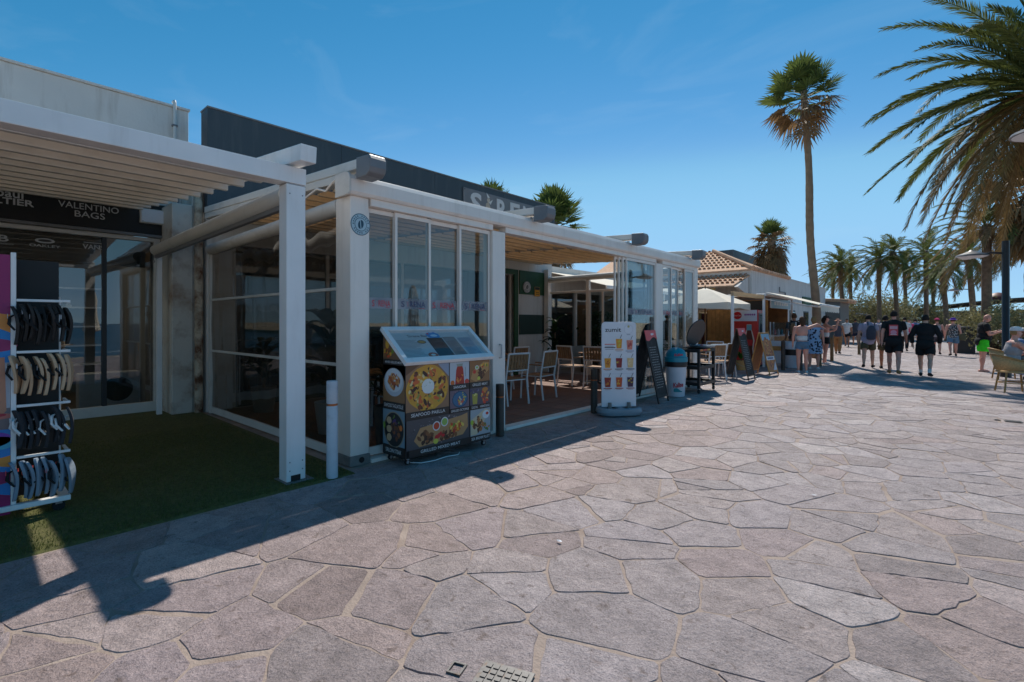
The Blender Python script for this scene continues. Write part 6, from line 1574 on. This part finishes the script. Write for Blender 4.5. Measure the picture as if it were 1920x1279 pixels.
    def wear(name, rule, mat, off):
        idx = {}; vsx = []; fs = []
        for pg_ in me.polygons:
            if all(rule(info[i], co[i]) for i in pg_.vertices):
                f = []
                for i in pg_.vertices:
                    if i not in idx: idx[i] = len(vsx); o_ = off(info[i], co[i]) if callable(off) else off; vsx.append(co[i] + no[i]*o_)
                    f.append(idx[i])
                fs.append(tuple(f))
        if not fs: return None
        mb = MB(); mb.add(vsx, fs); o_ = mb.build(name, mat, t, w=False); o_.data.shade_smooth(); return o_
    for gname, kind, mat in garments:
        if kind in ('tshirt','jacket','longshirt'):
            sl_ = {'tshirt': .62, 'jacket': 1.1, 'longshirt': 1.1}[kind]; lo = .0 if kind != 'jacket' else -.1
            wear(gname, lambda i, p: (i[0] == 'torso' and i[1] >= lo and p.z > base_z-.11*k) or (i[0] == 'uarm' and i[1] < sl_) or (i[0] == 'farm' and kind != 'tshirt' and i[1] < .85) or (i[0] == 'thigh' and i[1] < .06 and kind=='jacket') or (i[0] == 'neck' and i[1] < .12), mat, lambda i, p: (.026 if i[0] == 'torso' else .02) + (.02 if p.z < base_z+.08*k and i[0]=='torso' else 0))
        elif kind == 'tank': wear(gname, lambda i, p: i[0] == 'torso' and p.z > base_z-.06*k and (i[1] < .80 or abs(p.x) < .13*k and i[1] < .96), mat, .016)
        elif kind == 'crop': wear(gname, lambda i, p: i[0] == 'torso' and .42 < i[1] < .72, mat, .012)
        elif kind == 'band': wear(gname, lambda i, p: i[0] == 'torso' and .22 < i[1] < .50, mat, .012)
        elif kind in ('shorts','miniskirt','trousers'):
            lim = {'shorts': .62, 'miniskirt': .34, 'trousers': 1.1}[kind]
            wear(gname, lambda i, p: (i[0] == 'torso' and p.z < base_z+.05*k) or (i[0] == 'thigh' and i[1] < lim) or (kind == 'trousers' and i[0] == 'shin' and i[1] < .93), mat, lambda i, p: .014 + (.022*i[1]/lim if i[0] == 'thigh' and kind != 'trousers' else .012 if i[0] != 'torso' else 0))
        elif kind == 'dress':
            wear(gname, lambda i, p: (i[0] == 'torso' and i[1] < .9) or (i[0] == 'uarm' and i[1] < .35), mat, .018); N = 20; o = []; lv = ((base_z+.06*k,.19,.14),(base_z-.12*k,.215,.17),(base_z-.42*k,.235,.20))
            for z, a_, b_ in lv:
                for j in range(N): q_ = 1+.05*math.sin(j*2.5)*(base_z-z+.1); o.append((a_*k*bw*q_*math.cos(6.283*j/N), b_*k*bw*q_*math.sin(6.283*j/N), z))
            mb = MB(); mb.add(o, [(i*N+j,i*N+(j+1)%N,(i+1)*N+(j+1)%N,(i+1)*N+j) for i in range(2) for j in range(N)]); s2 = mb.build('skirt', mat, t, w=False); s2.data.shade_smooth()
    if shoes: wear('shoes', lambda i, p: i[0] == 'foot' , shoes, .010)
    if sock: wear('socks', lambda i, p: i[0] == 'shin' and i[1] > .72, sock, .006)
    if hair:
        hv = lambda p: hr.inverted() @ (p - headc)
        wear('hair', lambda i, p: i[0] == 'head' and (hv(p).z > .045*k or (hv(p).z > -.045*k and (ht.inverted() @ hv(p)).y < -.01*k)) or (i[0] in ('head','neck') and False), hair, .007)
        if hairlen:
            mb = MB(); b_ = headc + hr @ Vector((0,-.055*k,.0)); mb.tube([b_+Vector((0,0,.05*k)), b_+Vector((0,-.03*k,-.06*k)), b_+Vector((0,-.03*k,-.06*k-hairlen))], [.075*k,.078*k,.035*k], 12); o_ = mb.build('long_hair', hair, t, w=False, smooth=True)
    if hat:
        c = headc + headv*.075*k; mb = MB()
        if hat == 'cap': mb.lathe([(.098*k,-.03*k),(.102*k,.0),(.085*k,.045*k),(.03*k,.065*k)], c, 18); f_ = ht @ Vector((0,1,0)); mb.bar(c+f_*.08*k+Vector((0,0,-.02*k)), c+f_*.19*k+Vector((0,0,-.035*k)), .15*k, .012*k)
        else: mb.lathe([(.17*k,-.035*k),(.172*k,-.028*k),(.10*k,-.01*k),(.098*k,.03*k),(.08*k,.06*k),(.02*k,.07*k)], c, 20)
        mb.build('hat', hatmat, t, w=False, smooth=True)
    e = MB()
    for s_ in (-1,1): e.ellipsoid(headc + hr @ (ht @ Vector((s_*.031*k,.086*k,.012*k))), (.011*k,.007*k,.008*k), None, 8, 6)
    e.build('eyes', 'hair_dark', t, w=False, smooth=True)
    mo = MB(); mo.ellipsoid(headc + hr @ (ht @ Vector((0,.086*k,-.062*k))), (.022*k,.007*k,.006*k), None, 8, 6); mo.build('mouth', 'skin_pink', t, w=False, smooth=True)
    return t
def bag(name, person_obj, rel, size, mat, label, cat='bag', strap=None, tilt=0):
    pm = Matrix.Rotation(person_obj.rotation_euler.z, 4, 'Z'); o = thing(name, person_obj.location + pm @ Vector(rel), label, cat, rz=person_obj.rotation_euler.z)
    m = MB(); a, b, c = size; n = 14; lv = []
    for z, f in ((-c,.55),(-c*.9,.9),(-c*.3,1.02),(c*.4,.95),(c*.85,.7),(c,.3)):
        lv.append([(a*f*math.copysign(abs(math.cos(6.283*i/n))**.7,math.cos(6.283*i/n)), b*f*math.copysign(abs(math.sin(6.283*i/n))**.7,math.sin(6.283*i/n)), z) for i in range(n)])
    m.add([p for r_ in lv for p in r_], [(i*n+j,i*n+(j+1)%n,(i+1)*n+(j+1)%n,(i+1)*n+j) for i in range(5) for j in range(n)] + [tuple(range(n-1,-1,-1)), tuple(5*n+j for j in range(n))]); bo = m.build('bag_body', mat, o, w=False, smooth=True)
    m = MB(); m.tube([(a*.6,b*.3,c*.8),(a*.7,b+.06,c+.12),(a*.6,b+.16,c+.10)], .014, 6); m.tube([(-a*.6,b*.3,c*.8),(-a*.7,b+.06,c+.12),(-a*.6,b+.16,c+.10)], .014, 6); m.build('strap', mat, o, w=False, smooth=True)
    return o
def gp(px_, py_): return (*ray_ground(px_, py_), .018)
def ray_ground(px_, py_):
    b = (605-py_)/928; t = -1.5/b; a = (px_-960)/928
    return ((-math.sin(YAW)+a*math.cos(YAW))*t, (math.cos(YAW)+a*math.sin(YAW))*t)
AWAY = 0.0
pA = person(gp(1628,692), R(4), 1.72, 'person in lilac T-shirt and khaki shorts walking away with a sling bag', 'skin_light', ((-20,18),(22,6)), None, 3, (('shirt','tshirt','cloth_lilac'),('shorts','shorts','cloth_khaki')), 'hair_dark', vox=.011)
bag('sling_bag', pA, (.08,-.20,1.16), (.13,.08,.23), 'cloth_slate', 'dark sling bag on the back of the person in lilac', 'bag')
pB = person(gp(1676,704), R(2), 1.80, 'person in black T-shirt with red print and black shorts walking away', 'skin_pink', ((22,6),(-18,20)), (((-.22,-.4,-1),(-.05,.1,-1)),((.22,.35,-1),(.05,.8,-1))), 2, (('shirt','tshirt','cloth_black'),('shorts','shorts','cloth_black')), 'hair_dark', shoes='cloth_tan', vox=.011)
o_ = MB(); Pp = Print((0,-.165,0), (1,0,0), (0,0,1), .001); Pp.rect(-.10,.10,1.12,1.42,S(214,70,80)); Pp.up(); Pp.rect(-.085,.085,1.30,1.38,S(226,170,180)); Pp.ell(0,1.21,.07,.06,S(220,150,170)); Pp.rect(-.07,.07,1.14,1.16,S(236,220,220)); po_ = Pp.build('shirt_print', pB, w=False)
pC = person(gp(1660,692), R(4), 1.70, 'person with black backpack half hidden behind the red printed shirt', 'skin_tan', ((12,6),(-10,12)), None, 2, (('shirt','tshirt','cloth_grey'),('shorts','shorts','cloth_khaki')), 'hair_dark')
bag('backpack', pC, (.03,-.22,1.12), (.17,.11,.27), 'cloth_black', 'black backpack worn left of the red printed shirt', 'backpack')
pD = person(gp(1735,707), R(-3), 1.68, 'person in loose black jacket, black shorts and white socks walking away', 'skin_light', ((18,5),(-16,16)), (((-.45,-.05,-1),(.1,.3,-1)),((.45,-.05,-1),(-.1,.3,-1))), 4, (('jacket','jacket','cloth_black'),('shorts','shorts','cloth_black')), 'hair_dark', vox=.011, build=1.16, sock='cloth_white')
pE = person(gp(1787,669), R(5), 1.66, 'person in purple hat, spotted top and denim shorts walking away', 'skin_pink', ((-18,18),(20,6)), None, 2, (('top','tank','cloth_spots'),('shorts','shorts','cloth_denim')), 'hair_brown', hat='brim', hatmat='cloth_purple', build=1.12)
bag('shoulder_bag', pE, (.30,.0,.86), (.12,.06,.15), 'cloth_khaki', 'small olive bag beside the purple hatted person', 'bag')
pF = person(gp(1757,666), R(0), 1.66, 'person in pink hat mostly hidden behind the black jacket', 'skin_pink', ((20,6),(-16,18)), None, 2, (('top','tank','cloth_grey'),('shorts','shorts','cloth_slate')), 'hair_brown', hat='cap', hatmat='cloth_pink')
pG = person(gp(1843,697), R(-75), 1.72, 'person in black T-shirt and neon green shorts looking at a phone', 'skin_pink', ((2,2),(-3,4)), (((-.1,.25,-1),(.2,1,.35)),((.1,.25,-1),(-.2,1,.35))), 2, (('shirt','tshirt','cloth_black'),('shorts','shorts','cloth_neon')), None, shoes=None, headtilt=22, build=1.15, belly=.03, vox=.011)
ph = MB(); ph.box(-.035,.035,-.005,.005,-.07,.07); pho = ph.build('phone', 'sign_black'); pho.location = Vector(pG.location) + Matrix.Rotation(R(-75),3,'Z') @ Vector((0,.40,1.26)); pho.rotation_euler = (R(-40),0,R(-75)); tag(pho, 'black phone held by the person in neon green shorts', 'phone')
pH = person(gp(1548,683), R(-60), 1.70, 'person in dark hat and black shorts raising a hand to the face', 'skin_pink', ((3,2),(-5,6)), (((-.15,.2,-1),(.3,.9,.3)),((.5,.7,-.45),(-.35,.35,1))), 0, (('top','band','cloth_white'),('shorts','miniskirt','cloth_black')), 'hair_dark', hairlen=.1, shoes='cloth_white', hat='cap', hatmat='cloth_charcoal')
pI = person(gp(1571,664), R(0), 1.62, 'person in peach hat and slate top walking away in tan trousers', 'skin_tan', ((16,5),(-14,16)), (((-.9,.1,-.5),(-.1,.6,.2)),None), 2, (('top','tank','cloth_slate'),('trousers','trousers','cloth_tan')), 'hair_dark', hat='brim', hatmat='cloth_peach')
pJ = person(gp(1504,699), R(22), 1.64, 'person in white crop top and denim shorts with an arm over a friend', 'skin_pink', ((2,2),(-2,3)), (((-.2,.05,-1),(0,.2,-1)),((.8,.25,.35),(.6,.35,-.35))), 2, (('top','band','cloth_white'),('shorts','miniskirt','cloth_denim')), 'hair_brown', hairlen=.12, shoes='cloth_white', vox=.011)
pK = person(gp(1526,692), R(12), 1.66, 'person in blue and white floral dress by the kiosk', 'skin_pink', ((2,2),(-2,3)), None, 3, (('dress','dress','cloth_floral'),), 'hair_light', hairlen=.06, shoes='cloth_white', build=1.12, vox=.011)
pL = person(gp(1490,688), R(35), 1.78, 'person with black backpack waiting at the kiosk counter', 'skin_tan', ((2,2),(-2,3)), None, 3, (('shirt','tshirt','cloth_charcoal'),('shorts','shorts','cloth_navy')), 'hair_brown')
bag('backpack', pL, (0,-.23,1.16), (.18,.12,.28), 'cloth_black', 'black backpack of the person waiting at the kiosk', 'backpack')
far_p = [(1588,651,1.7,'cloth_white','cloth_black','person in white top and dark shorts far along the promenade','skin_tan'),(1604,648,1.72,'cloth_slate','cloth_navy','distant person in dark clothes beside the light blue parasol','skin_tan'),(1648,652,1.7,'cloth_blue','cloth_grey','distant person in pale blue behind the lilac T-shirt','skin_light'),(1696,660,1.74,'cloth_white','cloth_black','distant person in black trousers right of the red printed shirt','skin_light'),(1705,650,1.66,'cloth_pink','cloth_red','distant person in pink and red right of the red printed shirt','skin_pink'),(1716,648,1.7,'cloth_blue','cloth_denim','distant person in blue left of the black jacket','skin_light'),(1806,652,1.72,'cloth_navy','cloth_black','distant person in navy before the dark box','skin_tan')]
for k, (px_, py_, H, a, b, lb, sk) in enumerate(far_p):
    person(gp(px_,py_), R([180,10,170,0,190,5,160][k]), H, lb, sk, ((18,6),(-16,18)), None, 2, (('shirt','tshirt',a),('bottoms','trousers' if k in (3,) else 'shorts',b)), 'hair_dark', vox=.022)

# ---- cafe seats at the right edge: bamboo armchairs, seated people
def bamboo_chair(loc, rz, label):
    t = thing('bamboo_armchair', loc, label, 'armchair', rz=rz)
    MB().lathe([(.27,.42),(.28,.44),(.27,.46),(.05,.465)], n=20).build('seat', 'wicker', t, w=False, smooth=True)
    for a in (40, 140, 220, 320): m = MB(); m.tube([(.30*math.cos(R(a)),.30*math.sin(R(a)),0),(.235*math.cos(R(a)),.235*math.sin(R(a)),.43)], .018, 8); m.build('leg', 'bamboo', t, w=False, smooth=True)
    m = MB(); m.tube([(.24*math.cos(R(a)),.24*math.sin(R(a)),.2) for a in range(0,361,20)], .011, 6); m.build('ring_brace', 'bamboo', t, w=False, smooth=True)
    m = MB(); N = 20; o = []
    for i in range(N+1):
        a = R(70+220*i/N); hgt = .66 + .14*math.sin(math.pi*i/N)**1.5
        for z, r_ in ((.47,.29),(.47+(hgt-.47)*.5,.33),(hgt,.35)): o.append((r_*math.cos(a), r_*math.sin(a), z))
    m.add(o, [(i*3+j,(i+1)*3+j,(i+1)*3+j+1,i*3+j+1) for i in range(N) for j in range(2)]); b_ = m.build('back_shell', 'wicker', t, w=False, smooth=True); sd_ = b_.modifiers.new('s','SOLIDIFY'); sd_.thickness = .012
    m = MB(); m.tube([(.355*math.cos(R(70+220*i/N)), .355*math.sin(R(70+220*i/N)), .665+.14*math.sin(math.pi*i/N)**1.5) for i in range(N+1)], .019, 8); m.build('arm_rail', 'bamboo', t, w=False, smooth=True)
    for a in (75, 285): m = MB(); m.tube([(.25*math.cos(R(a)),.25*math.sin(R(a)),.44),(.35*math.cos(R(a)),.35*math.sin(R(a)),.67)], .016, 8); m.build('arm_post', 'bamboo', t, w=False, smooth=True)
    return t
bamboo_chair((.94,15.0,.018), R(20), 'bamboo armchair nearest at the right edge'); bamboo_chair((1.02,18.3,.018), R(15), 'bamboo armchair farther back, behind the neon green shorts'); bamboo_chair((2.2,17.2,.018), R(190), 'bamboo armchair across the cafe table')
person((.90,14.98,.018), R(-72), 1.72, 'seated person in grey tank top and white cap in the nearest armchair', 'skin_pink', ((8,0),(-6,0)), (((-.1,.6,-.8),(.1,1,.1)),((.2,.7,-.7),(-.1,.9,.25))), 6, (('top','tank','cloth_grey'),('shorts','shorts','cloth_floral')), 'hair_light', seated=.47, hat='cap', hatmat='cloth_white', build=1.12, vox=.011)
person((1.0,18.3,.018), R(-75), 1.74, 'seated person in blue shirt and white cap leaning forward', 'skin_tan', ((8,0),(-6,0)), (((-.1,.8,-.5),(.1,1,.2)),((.2,.9,-.2),(.0,.8,.3))), 26, (('shirt','longshirt','cloth_blue'),('shorts','shorts','cloth_navy')), 'hair_light', seated=.47, hat='cap', hatmat='cloth_white', build=1.05)
person((2.2,17.2,.018), R(110), 1.7, 'seated dark haired person across the cafe table at the right edge', 'skin_tan', ((8,0),(-6,0)), None, 6, (('shirt','tshirt','cloth_black'),('shorts','shorts','cloth_slate')), 'hair_dark', seated=.47)
ct = thing('cafe_table', (1.75,16.4,.018), 'round cafe table between the bamboo armchairs at the right edge', 'table'); MB().lathe([(.40,.70),(.41,.715),(.40,.73),(.05,.731)], n=24).build('table_top', 'wood_mid', ct, w=False, smooth=True); MB().tube([(0,0,.02),(0,0,.70)], .03, 10).build('column', 'dark_metal', ct, w=False); MB().lathe([(.24,0),(.24,.02),(.04,.05)], n=20).build('base', 'dark_metal', ct, w=False)

# ---- seaside cafe that shows only as reflections in the panes
for k, (x, y, lb) in enumerate(((3.0,3.2,'folded cream parasol on the sea side, mirrored in the shop window'),(4.2,10.2,'folded cream parasol on the sea side, mirrored in the terrace glass'))):
    parasol('folded_parasol', (x,y,0), 1.3, 2.7, 4, 'fabric_cream', lb, folded=True)
bamboo_chair((2.6,1.7,.018), R(100), 'bamboo armchair on the sea side, mirrored in the shop window, left one'); bamboo_chair((3.7,2.2,.018), R(200), 'bamboo armchair on the sea side, mirrored in the shop window, right one')
ct2 = thing('cafe_table', (3.1,2.3,.018), 'round cafe table on the sea side, mirrored in the shop window', 'table'); MB().lathe([(.40,.70),(.41,.715),(.40,.73),(.05,.731)], n=24).build('table_top', 'wood_mid', ct2, w=False, smooth=True); MB().tube([(0,0,.02),(0,0,.70)], .03, 10).build('column', 'dark_metal', ct2, w=False); MB().lathe([(.24,0),(.24,.02),(.04,.05)], n=20).build('base', 'dark_metal', ct2, w=False)
person((3.7,2.2,.018), R(110), 1.7, 'seated person on the sea side, mirrored in the shop window', 'skin_tan', ((8,0),(-6,0)), None, 10, (('shirt','tshirt','cloth_white'),('shorts','shorts','cloth_navy')), 'hair_dark', seated=.47, vox=.018)
